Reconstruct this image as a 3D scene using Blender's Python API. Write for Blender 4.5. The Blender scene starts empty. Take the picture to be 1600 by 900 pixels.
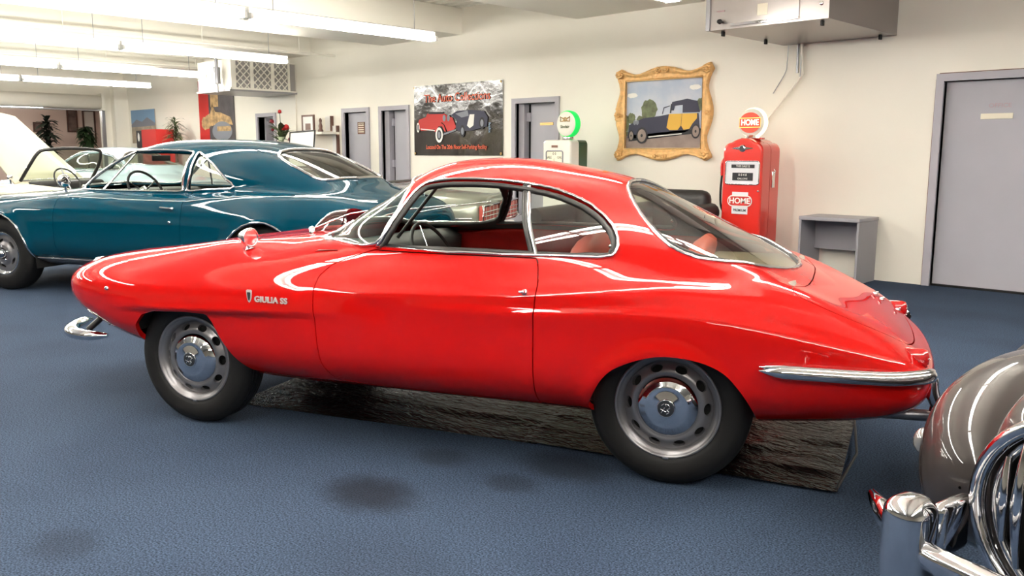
import bpy, bmesh, math, random
import numpy as np
from mathutils import Vector, Matrix, Euler, Quaternion

C = bpy.context.scene.collection
PI = math.pi
R = math.radians
random.seed(7)

# ------------------------------------------------------------------ camera
cam_data = bpy.data.cameras.new('camera')
cam = bpy.data.objects.new('camera', cam_data)
C.objects.link(cam)
cam.location = (0, 0, 1.281)
cam.rotation_mode = 'QUATERNION'
_q = Euler((R(90 - 8.837), 0, R(44.131)), 'XYZ').to_quaternion()
cam.rotation_quaternion = _q @ Quaternion((0, 0, 1), R(0.12))
cam_data.sensor_width = 36.0
cam_data.lens = 36.0 * 1354.4 / 1600.0
cam_data.clip_start = 0.05
cam_data.clip_end = 200
bpy.context.scene.camera = cam

# ------------------------------------------------------------------ world and exposure
world = bpy.data.worlds.new('world')
bpy.context.scene.world = world
world.use_nodes = True
bg = world.node_tree.nodes['Background']
bg.inputs[0].default_value = (1.0, 0.95, 0.9, 1)
bg.inputs[1].default_value = 0.30
vs = bpy.context.scene.view_settings
vs.view_transform = 'Standard'
vs.look = 'None'
vs.gamma = 1
vs.use_curve_mapping = False
vs.exposure = 0.12
LAMP_STRENGTH = 66.0

# ------------------------------------------------------------------ materials
def srgb(r, g, b):
    def f(c):
        c /= 255.0
        return c / 12.92 if c <= 0.04045 else ((c + 0.055) / 1.055) ** 2.4
    return (f(r), f(g), f(b), 1)

MATS = {}
def mat(name, col=(200, 200, 200), rough=0.5, metal=0.0, coat=0.0, emit=None, strength=0.0, noise=None, bump=None, spec=None, coat_rough=0.03):
    """col is sRGB 0-255. noise=(scale, amount[, colour2]); bump=(scale, strength, distance)"""
    m = bpy.data.materials.new(name)
    m.use_nodes = True
    nt = m.node_tree
    b = nt.nodes['Principled BSDF']
    b.inputs['Base Color'].default_value = srgb(*col)
    b.inputs['Roughness'].default_value = rough
    b.inputs['Metallic'].default_value = metal
    b.inputs['Coat Weight'].default_value = coat
    b.inputs['Coat Roughness'].default_value = coat_rough
    if spec is not None:
        b.inputs['Specular IOR Level'].default_value = spec
    if emit:
        b.inputs['Emission Color'].default_value = srgb(*emit)
        b.inputs['Emission Strength'].default_value = strength
    tc = None
    if noise or bump:
        tc = nt.nodes.new('ShaderNodeTexCoord')
    if noise:
        n = nt.nodes.new('ShaderNodeTexNoise')
        n.inputs['Scale'].default_value = noise[0]
        n.inputs['Detail'].default_value = 5
        nt.links.new(tc.outputs['Object'], n.inputs['Vector'])
        ramp = nt.nodes.new('ShaderNodeValToRGB')
        c2 = noise[2] if len(noise) > 2 else tuple(max(0, c * (1 - noise[1])) for c in col)
        ramp.color_ramp.elements[0].position = 0.35
        ramp.color_ramp.elements[1].position = 0.65
        ramp.color_ramp.elements[0].color = srgb(*c2)
        ramp.color_ramp.elements[1].color = srgb(*col)
        nt.links.new(n.outputs['Fac'], ramp.inputs['Fac'])
        nt.links.new(ramp.outputs['Color'], b.inputs['Base Color'])
    if bump:
        n2 = nt.nodes.new('ShaderNodeTexNoise')
        n2.inputs['Scale'].default_value = bump[0]
        n2.inputs['Detail'].default_value = 4
        nt.links.new(tc.outputs['Object'], n2.inputs['Vector'])
        bp = nt.nodes.new('ShaderNodeBump')
        bp.inputs['Strength'].default_value = bump[1]
        bp.inputs['Distance'].default_value = bump[2]
        nt.links.new(n2.outputs['Fac'], bp.inputs['Height'])
        nt.links.new(bp.outputs['Normal'], b.inputs['Normal'])
    MATS[name] = m
    return m

def glass_mat(name, tint=(235, 245, 240), refl=1.0, ior=1.5):
    m = bpy.data.materials.new(name)
    m.use_nodes = True
    nt = m.node_tree
    nt.nodes.remove(nt.nodes['Principled BSDF'])
    out = nt.nodes['Material Output']
    tr = nt.nodes.new('ShaderNodeBsdfTransparent')
    tr.inputs[0].default_value = srgb(*tint)
    gl = nt.nodes.new('ShaderNodeBsdfGlossy')
    gl.inputs['Roughness'].default_value = 0.01
    gl.inputs[0].default_value = (refl, refl, refl, 1)
    # Schlick reflectance from the facing angle: the same on both faces of the thin pane
    lw = nt.nodes.new('ShaderNodeLayerWeight'); lw.inputs[0].default_value = 0.5
    pw = nt.nodes.new('ShaderNodeMath'); pw.operation = 'POWER'; pw.inputs[1].default_value = 5.0
    fr = nt.nodes.new('ShaderNodeMath'); fr.operation = 'MULTIPLY_ADD'; fr.inputs[1].default_value = 0.93; fr.inputs[2].default_value = 0.06
    nt.links.new(lw.outputs['Facing'], pw.inputs[0]); nt.links.new(pw.outputs[0], fr.inputs[0])
    mx = nt.nodes.new('ShaderNodeMixShader')
    nt.links.new(fr.outputs[0], mx.inputs[0])
    nt.links.new(tr.outputs[0], mx.inputs[1])
    nt.links.new(gl.outputs[0], mx.inputs[2])
    nt.links.new(mx.outputs[0], out.inputs[0])
    MATS[name] = m
    return m

M = MATS
mat('red_paint', (173, 12, 10), 0.6, coat=0.8, coat_rough=0.02, spec=0.0)
mat('blue_paint', (0, 54, 72), 0.6, metal=0.0, spec=0.0, coat=0.75, coat_rough=0.03)
mat('cream_paint', (204, 196, 172), 0.4, coat=0.6)
mat('silver_paint', (160, 158, 148), 0.32, metal=0.5, coat=1.0)
mat('grey_paint', (50, 45, 44), 0.45, metal=0.1, spec=0.1, coat=0.85)
mat('chrome', (225, 225, 228), 0.06, metal=1.0)
mat('satin_metal', (150, 150, 155), 0.33, metal=0.9)
mat('steel_duct', (156, 150, 148), 0.34, metal=0.75)
mat('wheel_paint', (132, 130, 133), 0.33, metal=0.7)
mat('tyre', (19, 18, 18), 0.6, spec=0.3, bump=(60, 0.15, 0.003))
mat('bright_metal', (214, 212, 208), 0.3, metal=0.4)
mat('black_rubber', (18, 17, 17), 0.6)
mat('black_trim', (20, 19, 19), 0.45)
mat('dark_cavity', (10, 10, 10), 0.9)
mat('red_leather', (172, 42, 38), 0.45, noise=(8, 0.15))
mat('pale_red_leather', (190, 80, 70), 0.5)
mat('black_leather', (34, 32, 32), 0.45)
mat('dash_black', (26, 25, 25), 0.6)
mat('red_lens', (165, 12, 14), 0.15, coat=1.0)
mat('lamp_glass', (150, 148, 146), 0.1, metal=0.5, coat=1.0)
mat('badge_dark', (60, 62, 66), 0.4, metal=0.6)
glass_mat('clear_glass', (226, 236, 228))
glass_mat('tinted_glass', (222, 220, 204))
mat('shelf_grey', (120, 114, 104), 0.7)
glass_mat('red_plexi', (170, 70, 66))
glass_mat('picture_glass', (245, 245, 245))
# flat print panels, walls etc. get theirs below

# ------------------------------------------------------------------ helpers
def setp(o, label=None, cat=None, group=None, kind=None):
    if label: o['label'] = label
    if cat: o['category'] = cat
    if group: o['group'] = group
    if kind: o['kind'] = kind
    return o

def empty(name, loc=(0, 0, 0), rz=0.0, label=None, cat=None, group=None, kind=None):
    o = bpy.data.objects.new(name, None)
    C.objects.link(o)
    o.location = loc
    o.rotation_euler = (0, 0, rz)
    o.empty_display_size = 0.1
    return setp(o, label, cat, group, kind)

class MB:
    """collects polygons; .build links them as ONE mesh object"""
    def __init__(s):
        s.v = []; s.f = []; s.sm = []; s.mi = []; s.cur = 0
    def add(s, vs, fs, smooth=False):
        o = len(s.v)
        s.v += [tuple(map(float, p)) for p in vs]
        s.f += [tuple(i + o for i in f) for f in fs]
        s.sm += [smooth] * len(fs)
        s.mi += [s.cur] * len(fs)
        return s
    def box(s, x0, x1, y0, y1, z0, z1):
        v = [(x, y, z) for z in (z0, z1) for y in (y0, y1) for x in (x0, x1)]
        return s.add(v, [(0, 2, 3, 1), (4, 5, 7, 6), (0, 1, 5, 4), (2, 6, 7, 3), (0, 4, 6, 2), (1, 3, 7, 5)])
    def rbox(s, x0, x1, y0, y1, z0, z1, r=0.01, seg=3):
        """box with rounded edges (bmesh bevel)"""
        bm = bmesh.new()
        bmesh.ops.create_cube(bm, size=1)
        for q in bm.verts:
            q.co = Vector(((x0 + x1) / 2 + q.co.x * (x1 - x0), (y0 + y1) / 2 + q.co.y * (y1 - y0), (z0 + z1) / 2 + q.co.z * (z1 - z0)))
        r = min(r, 0.49 * min(x1 - x0, y1 - y0, z1 - z0))
        bmesh.ops.bevel(bm, geom=list(bm.edges), offset=r, segments=seg, profile=0.5, affect='EDGES')
        bm.verts.index_update()
        s.add([q.co[:] for q in bm.verts], [tuple(l.index for l in f.verts) for f in bm.faces], True)
        bm.free()
        return s
    def tube(s, pts, r, n=8, closed=False, caps=True, flat=1.0, up=None):
        """tube along pts; r is a number or one per point"""
        P = [Vector(p) for p in pts]
        m = len(P)
        rr = [r] * m if not hasattr(r, '__len__') else list(r)
        rings = []
        prev = None
        for i in range(m):
            a = P[(i - 1) % m] if (closed or i > 0) else P[i]
            b = P[(i + 1) % m] if (closed or i < m - 1) else P[i]
            t = (b - a)
            if t.length < 1e-9: t = Vector((0, 0, 1))
            t.normalize()
            if prev is None:
                ref = Vector(up) if up else (Vector((0, 0, 1)) if abs(t.z) < 0.9 else Vector((1, 0, 0)))
            else:
                ref = prev
            nrm = ref - t * ref.dot(t)
            if nrm.length < 1e-6: nrm = t.orthogonal()
            nrm.normalize(); prev = nrm
            bn = t.cross(nrm)
            rings.append([P[i] + (nrm * math.cos(2 * PI * k / n) * flat + bn * math.sin(2 * PI * k / n)) * rr[i] for k in range(n)])
        vs = [q for g in rings for q in g]
        fs = []
        for i in range(m if closed else m - 1):
            j = (i + 1) % m
            for k in range(n):
                k2 = (k + 1) % n
                fs.append((i * n + k, i * n + k2, j * n + k2, j * n + k))
        s.add(vs, fs, True)
        if caps and not closed:
            s.add(rings[0], [tuple(range(n))][::-1]); s.add(rings[-1], [tuple(range(n))])
        return s
    def lathe(s, prof, n=32, M4=None, closed=False, smooth=True, a0=0, a1=2 * PI):
        """prof: list of (r, h); axis z, transformed by M4"""
        full = abs(a1 - a0 - 2 * PI) < 1e-6
        m = n if full else n + 1
        vs = []
        for (r, h) in prof:
            for k in range(m):
                a = a0 + (a1 - a0) * k / n
                p = Vector((r * math.cos(a), r * math.sin(a), h))
                vs.append(M4 @ p if M4 else p)
        fs = []
        L = len(prof)
        for i in range(L if closed else L - 1):
            j = (i + 1) % L
            for k in range(n):
                k2 = (k + 1) % m
                fs.append((i * m + k, i * m + k2, j * m + k2, j * m + k))
        return s.add(vs, fs, smooth)
    def prism(s, poly, depth, M4=None, smooth=False):
        """polygon in xy extruded from z=0 to z=depth"""
        n = len(poly)
        vs = [Vector((x, y, 0)) for x, y in poly] + [Vector((x, y, depth)) for x, y in poly]
        if M4: vs = [M4 @ q for q in vs]
        fs = [tuple(range(n))[::-1], tuple(range(n, 2 * n))] + [(i, (i + 1) % n, n + (i + 1) % n, n + i) for i in range(n)]
        return s.add(vs, fs, smooth)
    def quad(s, a, b, c, d):
        return s.add([a, b, c, d], [(0, 1, 2, 3)])
    def sphere(s, c, r, n=16, sx=1, sy=1, sz=1):
        prof = [(max(1e-4, math.sin(PI * i / n)) * 1.0, -math.cos(PI * i / n)) for i in range(n + 1)]
        m4 = Matrix.Translation(c) @ Matrix.Diagonal((r * sx, r * sy, r * sz, 1))
        return s.lathe(prof, n * 2, m4)
    def build(s, name, mats, parent=None, label=None, **k):
        me = bpy.data.meshes.new(name)
        me.from_pydata(s.v, [], s.f)
        if not isinstance(mats, (list, tuple)): mats = [mats]
        for q in mats: me.materials.append(M[q] if isinstance(q, str) else q)
        me.polygons.foreach_set('use_smooth', s.sm)
        me.polygons.foreach_set('material_index', s.mi)
        me.update()
        o = bpy.data.objects.new(name, me)
        C.objects.link(o)
        if parent: o.parent = parent
        return setp(o, label, **k)

def along(a, b):
    """matrix taking +z to the direction a->b, placed at a"""
    a = Vector(a); b = Vector(b)
    q = (b - a).to_track_quat('Z', 'Y')
    return Matrix.Translation(a) @ q.to_matrix().to_4x4()

def text(name, body, size, loc, rot, m, parent=None, depth=0.002, align='CENTER', sx=1.0, weight=0.0, shear=0.0, space=1.0):
    cu = bpy.data.curves.new(name, 'FONT')
    cu.body = body; cu.size = size; cu.extrude = depth; cu.align_x = align; cu.align_y = 'CENTER'
    cu.offset = weight; cu.shear = shear; cu.space_character = space
    tmp = bpy.data.objects.new(name, cu)
    C.objects.link(tmp)
    dg = bpy.context.evaluated_depsgraph_get()
    me = bpy.data.meshes.new_from_object(tmp.evaluated_get(dg))
    bpy.data.objects.remove(tmp)
    me.materials.clear(); me.materials.append(M[m])
    o = bpy.data.objects.new(name, me)
    C.objects.link(o)
    o.location = loc; o.rotation_euler = rot; o.scale = (sx, 1, 1)
    if parent: o.parent = parent
    return o

def spline(pts, n, closed=False):
    """Catmull-Rom through pts, n samples per span (any dimension)"""
    P = np.array(pts, float)
    m = len(P)
    out = []
    for i in range(m if closed else m - 1):
        p1 = P[i]; p2 = P[(i + 1) % m]
        p0 = P[(i - 1) % m] if (closed or i > 0) else 2 * p1 - p2
        p3 = P[(i + 2) % m] if (closed or i < m - 2) else 2 * p2 - p1
        for k in range(n):
            t = k / n
            out.append(0.5 * ((2 * p1) + (-p0 + p2) * t + (2 * p0 - 5 * p1 + 4 * p2 - p3) * t * t + (-p0 + 3 * p1 - 3 * p2 + p3) * t ** 3))
    if not closed: out.append(P[-1])
    return np.array(out)

def copy_tree(o, parent=None, label=None):
    c = o.copy(); C.objects.link(c); c.parent = parent
    if label: c['label'] = label
    for ch in list(o.children): copy_tree(ch, c)
    return c
# ------------------------------------------------------------------ the room
mat('wall_paint', (248, 243, 230), 0.42, bump=(2.5, 0.06, 0.02), noise=(0.8, 0.02))
mat('ceiling_paint', (247, 243, 232), 0.6)
mat('grey_door', (176, 175, 184), 0.45, noise=(1.5, 0.03))
mat('grey_frame', (174, 171, 180), 0.45)
mat('lamp_tube', (255, 255, 250), 0.5, emit=(255, 250, 240), strength=LAMP_STRENGTH)
mat('lamp_housing', (235, 235, 232), 0.5)

def carpet():
    m = bpy.data.materials.new('carpet'); m.use_nodes = True
    nt = m.node_tree; b = nt.nodes['Principled BSDF']
    b.inputs['Roughness'].default_value = .95
    b.inputs['Specular IOR Level'].default_value = .1
    tc = nt.nodes.new('ShaderNodeTexCoord')
    def noise(sc, det):
        n = nt.nodes.new('ShaderNodeTexNoise'); n.inputs['Scale'].default_value = sc; n.inputs['Detail'].default_value = det
        nt.links.new(tc.outputs['Object'], n.inputs['Vector']); return n
    fine = noise(150, 4); big = noise(1.1, 4); mid = noise(14, 4)
    r1 = nt.nodes.new('ShaderNodeValToRGB')
    r1.color_ramp.elements[0].position = .32; r1.color_ramp.elements[0].color = srgb(24, 32, 44)
    r1.color_ramp.elements[1].position = .68; r1.color_ramp.elements[1].color = srgb(68, 83, 105)
    nt.links.new(fine.outputs['Fac'], r1.inputs['Fac'])
    r2 = nt.nodes.new('ShaderNodeValToRGB')
    r2.color_ramp.elements[0].position = .30; r2.color_ramp.elements[0].color = (.62, .62, .66, 1)
    r2.color_ramp.elements[1].position = .55; r2.color_ramp.elements[1].color = (1, 1, 1, 1)
    nt.links.new(big.outputs['Fac'], r2.inputs['Fac'])
    mx = nt.nodes.new('ShaderNodeMix'); mx.data_type = 'RGBA'; mx.blend_type = 'MULTIPLY'; mx.inputs[0].default_value = .55
    nt.links.new(r1.outputs[0], mx.inputs[6]); nt.links.new(r2.outputs[0], mx.inputs[7])
    # worn oil stains at fixed spots of the floor
    last = mx.outputs[2]
    for (x, y, rx, ry, dk) in STAINS:
        mp = nt.nodes.new('ShaderNodeMapping'); mp.inputs['Location'].default_value = (-x / rx, -y / ry, 0); mp.inputs['Scale'].default_value = (1 / rx, 1 / ry, 0)
        nt.links.new(tc.outputs['Object'], mp.inputs['Vector'])
        ad = nt.nodes.new('ShaderNodeMix'); ad.data_type = 'RGBA'; ad.blend_type = 'ADD'; ad.inputs[0].default_value = .5
        nt.links.new(mp.outputs[0], ad.inputs[6]); nt.links.new(mid.outputs['Color'], ad.inputs[7])
        ln = nt.nodes.new('ShaderNodeVectorMath'); ln.operation = 'LENGTH'
        sb = nt.nodes.new('ShaderNodeVectorMath'); sb.operation = 'SUBTRACT'; sb.inputs[1].default_value = (.25, .25, .25)
        nt.links.new(ad.outputs[2], sb.inputs[0]); nt.links.new(sb.outputs[0], ln.inputs[0])
        mr = nt.nodes.new('ShaderNodeMapRange'); mr.interpolation_type = 'SMOOTHSTEP'
        mr.inputs[1].default_value = .35; mr.inputs[2].default_value = 1.25; mr.inputs[3].default_value = dk; mr.inputs[4].default_value = 0
        nt.links.new(ln.outputs['Value'], mr.inputs[0])
        m2 = nt.nodes.new('ShaderNodeMix'); m2.data_type = 'RGBA'; m2.inputs[7].default_value = srgb(24, 25, 31)
        nt.links.new(mr.outputs[0], m2.inputs[0]); nt.links.new(last, m2.inputs[6]); last = m2.outputs[2]
    nt.links.new(last, b.inputs['Base Color'])
    bp = nt.nodes.new('ShaderNodeBump'); bp.inputs['Strength'].default_value = .5; bp.inputs['Distance'].default_value = .003
    nt.links.new(fine.outputs['Fac'], bp.inputs['Height']); nt.links.new(bp.outputs[0], b.inputs['Normal'])
    MATS['carpet'] = m
STAINS = [(-2.58, 1.88, .24, .17, .75), (-2.68, 2.33, .14, .12, .45), (-2.26, 2.33, .13, .10, .5), (-2.24, 2.62, .24, .16, .6), (-2.94, .91, .16, .12, .35), (-2.0, 1.5, .5, .3, .18)]
carpet()
XL, XR, YB, YF, H = -21.9, 9.0, 8.93, -11.0, 3.38
def st(name, mb, m, parent=None):
    o = mb.build(name, m, parent)
    if parent is None: o['kind'] = 'structure'
    return o
st('floor', MB().box(XL - 4, XR + .3, YF - .3, YB + 3, -.1, 0), 'carpet')

def wall_with_holes(x0, x1, z0, z1, y, th, holes):
    """solid wall along x with rectangular openings (x0, x1, z1 of the top) starting at the floor"""
    mb = MB()
    xs = x0
    for (a, b, zt) in sorted(holes):
        mb.box(xs, a, y, y + th, z0, z1)
        mb.box(a, b, y, y + th, zt, z1)
        xs = b
    mb.box(xs, x1, y, y + th, z0, z1)
    return mb
DOORS = [(-15.575, -14.99, 1.965), (-12.69, -12.05, 1.965), (-11.645, -11.0, 1.965), (-8.585, -7.845, 1.965), (-2.93, -1.93, 1.965)]
st('wall_back', wall_with_holes(XL - .2, XR + .2, 0, H + .1, YB, .16, DOORS), 'wall_paint')
# far wall with the wide rolled-up door opening
mb = MB()
mb.box(XL - .25, XL, 8.42, YB + .2, 0, H + .1)
mb.box(XL - .25, XL, 2.0, 8.42, 2.62, H + .1)
mb.box(XL - .25, XL, YF - .2, 2.0, 0, H + .1)
st('wall_left', mb, 'wall_paint')
st('wall_right', MB().box(XR, XR + .2, YF - .2, YB + .2, 0, H + .1), 'wall_paint')
st('wall_front', MB().box(XL - .2, XR + .2, YF - .2, YF, 0, H + .1), 'wall_paint')
# corrugated roof deck: ridges run along x
mb = MB()
ys = []
y = YF - .1
prof = []
while y < YB + .1:
    prof += [(y, H), (y + .09, H), (y + .115, H + .045), (y + .185, H + .045), (y + .21, H)]
    y += .21
n = len(prof)
mb.add([(XL - .2, a, b) for a, b in prof] + [(XR + .2, a, b) for a, b in prof], [(i, i + 1, n + i + 1, n + i) for i in range(n - 1)])
mb.box(XL - .2, XR + .2, YF - .2, YB + .2, H + .06, H + .1)
st('ceiling', mb, 'ceiling_paint')
# dropped soffits (boxed beams) running towards the back wall
k = 1
for (a, b) in ((-19.6, -17.7), (-15.6, -13.7), (-11.6, -9.7), (-7.5, -5.6), (-3.4, -1.5), (.7, 2.6)):
    m_ = MB(); m_.box(a, b, YF, YB, 3.0, H - .005)
    st('trim_%d' % k, m_, 'ceiling_paint'); k += 1
# pilaster beside the rolled-up door and its steel guide
st('trim_%d' % k, MB().box(XL, XL + .22, 8.60, YB, 0, 3.0), 'wall_paint'); k += 1

# ---- doors
mat('door_paper', (226, 214, 196), 0.6)
mat('brown_sign', (120, 84, 68), 0.6)
mat('brass', (196, 160, 100), 0.35, metal=0.7)
mat('plate_cream', (246, 238, 216), 0.5)
mat('faded_pink', (186, 158, 164), 0.6)
mat('dim_room', (150, 120, 100), 0.8)
mat('orange_room', (170, 96, 60), 0.8)
def frame_mesh(x0, x1, zt, w=.07, d=.03):
    f = MB()
    f.box(x0 - w, x0, YB - d, YB + .16, 0, zt + w)
    f.box(x1, x1 + w, YB - d, YB + .16, 0, zt + w)
    f.box(x0, x1, YB - d, YB + .16, zt, zt + w)
    return f
for i, (x0, x1, zt) in enumerate(DOORS):
    d = empty('door_%d' % (i + 1), (0, 0, 0), kind='structure')
    frame_mesh(x0, x1, zt).build('door_frame', 'grey_frame', d)
    if i == 0:
        # open doorway, dim panelled room behind
        MB().box(x0 - .5, x1 + 1.0, YB + 1.1, YB + 1.15, 0, 2.4).build('room_beyond', 'dim_room', d)
        MB().box(x0 + .05, x1 + .6, YB + 1.0, YB + 1.06, 1.70, 2.05).build('orange_panel', 'orange_room', d)
        MB().box(x0 + .05, x1 + .6, YB + 1.0, YB + 1.06, .9, 1.35).build('red_panel', 'red_leather', d)
        lf = MB().box(x0 + .01, x0 + .055, YB + .12, YB + .70, .01, zt - .01).build('door_leaf', 'grey_door', d)
        continue
    rec = {1: .07, 2: .13, 3: .13, 4: .05}[i]
    gap = {1: .0, 2: .045, 3: .055, 4: .0}[i]
    lx0 = x0 + (.16 if gap else 0)
    if gap:
        # jamb face, then the dark gap with hinges, then the leaf
        MB().box(x0, lx0 - gap, YB + .05, YB + .15, 0, zt).build('jamb_panel', 'grey_frame', d)
        MB().box(lx0 - gap - .02, lx0 + .02, YB + .17, YB + .19, 0, zt).build('dark_gap', 'dark_cavity', d)
        for hz in (.25, 1.05, 1.72):
            MB().box(lx0 - gap - .002, lx0 + .004, YB + .10, YB + .14, hz, hz + .12).build('hinge', 'grey_frame', d)
    leaf = MB().box(lx0 + (.004 if not gap else 0), x1 - .004, YB + rec, YB + rec + .04, .02, zt - .006).build('door_leaf', 'grey_door', d)
    kn = MB(); kx = x1 - .09 if i != 4 else x1 - .10
    kn.lathe([(0, .07), (.024, .066), (.03, .045), (.012, .03), (.012, .0), (.03, 0)], 18, along((kx, YB + rec, .98), (kx, YB + rec - .1, .98)))
    kn.build('door_knob', 'satin_metal', d)
    MB().box(x0, x1, YB + .2, YB + .24, 0, zt).build('room_beyond', 'dark_cavity', d)
    if i == 1:
        s_ = MB().box(x0 + .27, x0 + .47, YB + rec - .008, YB + rec, 1.60, 1.80).build('notice', 'brown_sign', d)
        text('notice_text', 'NOTICE', .045, (x0 + .37, YB + rec - .009, 1.772), (PI / 2, 0, 0), 'plate_cream', d, .0005)
        for q in range(4):
            MB().box(x0 + .29, x0 + .45, YB + rec - .010, YB + rec - .008, 1.735 - q * .035, 1.748 - q * .035).build('notice_line', 'plate_cream', d)
        MB().box(x0 + .53, x0 + .565, YB + rec - .006, YB + rec, 1.66, 1.80).build('red_tag', 'faded_pink', d)
    if i == 3:
        MB().box(x1 - .40, x1 - .16, YB + rec - .008, YB + rec, 1.665, 1.70).build('name_plate', 'brass', d)
    if i == 4:
        MB().box(-2.605, -2.335, YB + rec - .01, YB + rec, 1.605, 1.655).build('name_plate', 'plate_cream', d)
        text('faded_lettering', 'OFFICE', .055, (-2.45, YB + rec - .002, 1.725), (PI / 2, 0, 0), 'faded_pink', d, .0005, sx=1.1)
        MB().box(x0, x1, YB + .02, YB + .16, 0, .018).build('under_door_shade', 'dark_cavity', d)  # dark strip put in for the shade in the gap under the leaf
        # plaster edge / old paint line around this frame
        MB().tube([(x0 - .078, YB - .004, .0), (x0 - .080, YB - .004, 1.2), (x0 - .076, YB - .004, zt + .02), (x0 - .05, YB - .004, zt + .075), (x0 + .4, YB - .004, zt + .078), (x1 + .1, YB - .004, zt + .074)], .004, 5).build('caulk_line', 'brown_sign', d)
# rolled-up door
rd = empty('rolling_door', (0, 0, 0), label='cream roll-up shutter coiled in its long box over the wide opening at the far left', cat='door')
mb = MB()
a_ = [(XL + .02, 2.62), (XL + .20, 2.62), (XL + .26, 2.56), (XL + .27, 2.44), (XL + .24, 2.34), (XL + .18, 2.295), (XL + .02, 2.295)]
mb.add([(x, 1.9, z) for x, z in a_] + [(x, 8.30, z) for x, z in a_], [(i, i + 1, 8 + i, 7 + i) for i in range(6)] + [tuple(range(7))[::-1], tuple(range(7, 14))], True)
mb.build('shutter_box', 'wall_paint', rd)
MB().box(XL + .03, XL + .17, 1.9, 8.30, 2.255, 2.285).build('bottom_bar', 'satin_metal', rd)
MB().box(XL + .001, XL + .25, 8.30, 8.38, 2.27, 2.66).build('end_bracket', 'wall_paint', rd)
MB().box(XL + .001, XL + .06, 8.36, 8.43, 0, 2.27).build('guide_rail', 'satin_metal', rd)

# ---- the room beyond the opening
mat('pink_wall', (226, 200, 186), 0.6)
XF = -27.0
mb = MB()
mb.box(XF - .2, XF, 1.5, 13, 0, 3.0); mb.box(XF, XL - .25, 11.0, 11.2, 0, 3.0); mb.box(XF, XL - .25, 1.5, 1.7, 0, 3.0)
st('wall_beyond', mb, 'pink_wall')
st('ceiling_beyond', MB().box(XF - .2, XL - .25, 1.5, 11.2, 2.85, 3.0), 'ceiling_paint')
st('floor_beyond', MB().box(XF - .2, XL - 2, 1.5, 13, -.02, .001), 'carpet')
mat('brown_frame', (92, 62, 52), 0.4); mat('sepia_print', (150, 122, 112), 0.6, noise=(3, .4)); mat('white_mat', (236, 226, 214), 0.6)
def wall_picture(y0, y1, z0, z1, label, fm='brown_frame', pm='sepia_print', x=XF):
    p = empty('framed_picture', (x, (y0 + y1) / 2, z0), 0, label, 'picture', 'framed pictures in the room beyond the rolling door')
    w, h = y1 - y0, z1 - z0
    f = MB(); t = .04
    f.box(0, .04, -w / 2, w / 2, 0, t); f.box(0, .04, -w / 2, w / 2, h - t, h); f.box(0, .04, -w / 2, -w / 2 + t, t, h - t); f.box(0, .04, w / 2 - t, w / 2, t, h - t)
    f.build('picture_frame', fm, p)
    MB().box(0, .012, -w / 2 + t, w / 2 - t, t, h - t).build('print', pm, p)
wall_picture(7.0, 7.95, 1.75, 2.12, 'wide brown picture at the far left of the room beyond the shutter')
wall_picture(8.42, 8.66, 1.85, 2.12, 'small dark upright picture right of the wide brown one beyond the shutter')
wall_picture(9.33, 9.62, 1.86, 2.50, 'tall narrow brown-framed picture beyond the shutter, left of its taller neighbour')
wall_picture(9.76, 10.12, 1.55, 2.50, 'tallest brown-framed picture, rightmost in the room beyond the shutter', pm='white_mat')
sh_ = empty('wall_shelf', (XF + .2, 7.75, 1.66), 0, 'dark wooden shelf ledge on the pink wall of the far room', 'shelf')
MB().box(-.2, .15, -.9, .45, .0, .05).build('ledge', 'brown_frame', sh_)
MB().box(-.18, .1, .1, .18, -.4, 0).build('bracket', 'brown_frame', sh_)
for i_, (xx, yy, lb) in enumerate(((-24.6, 5.6, 'ceiling tube light at the left in the far room behind the shutter'), (-24.6, 7.35, 'ceiling tube light at the right in the far room behind the shutter'))):
    fx = empty('strip_light', (xx, yy, 2.72), 0, lb, 'lamp', 'tube lights in the room beyond')
    MB().box(-.06, .06, -.6, .6, 0, .13).build('lamp_housing', 'lamp_housing', fx)
    MB().tube([(0, -.58, -.03), (0, .58, -.03)], .03, 8).build('tube', 'lamp_tube', fx)
    fx.location.z = 2.46 if i_ else 2.40

# ---- plants
mat('leaf_green', (52, 78, 44), 0.45, noise=(6, .35)); mat('leaf_dark', (38, 48, 36), 0.5, noise=(5, .4)); mat('palm_green', (96, 112, 70), 0.5, noise=(8, .3)); mat('terracotta', (140, 84, 60), 0.7); mat('stem_brown', (88, 66, 48), 0.7)
def leaf_mesh(mb, p, d, L, w, droop, n=4):
    p = Vector(p); d = Vector(d).normalized(); side = d.cross(Vector((0, 0, 1)))
    if side.length < .01: side = Vector((1, 0, 0))
    side.normalize(); vs = []
    for i in range(n + 1):
        t = i / n
        c = p + d * L * t - Vector((0, 0, droop * t * t * L)); ww = w * math.sin(PI * min(.97, t * .85 + .12))
        vs += [c - side * ww + Vector((0, 0, .15 * ww)), c, c + side * ww + Vector((0, 0, .15 * ww))]
    fs = []
    for i in range(n): fs += [(3 * i, 3 * i + 1, 3 * i + 4, 3 * i + 3), (3 * i + 1, 3 * i + 2, 3 * i + 5, 3 * i + 4)]
    mb.add(vs, fs, True)
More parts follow.
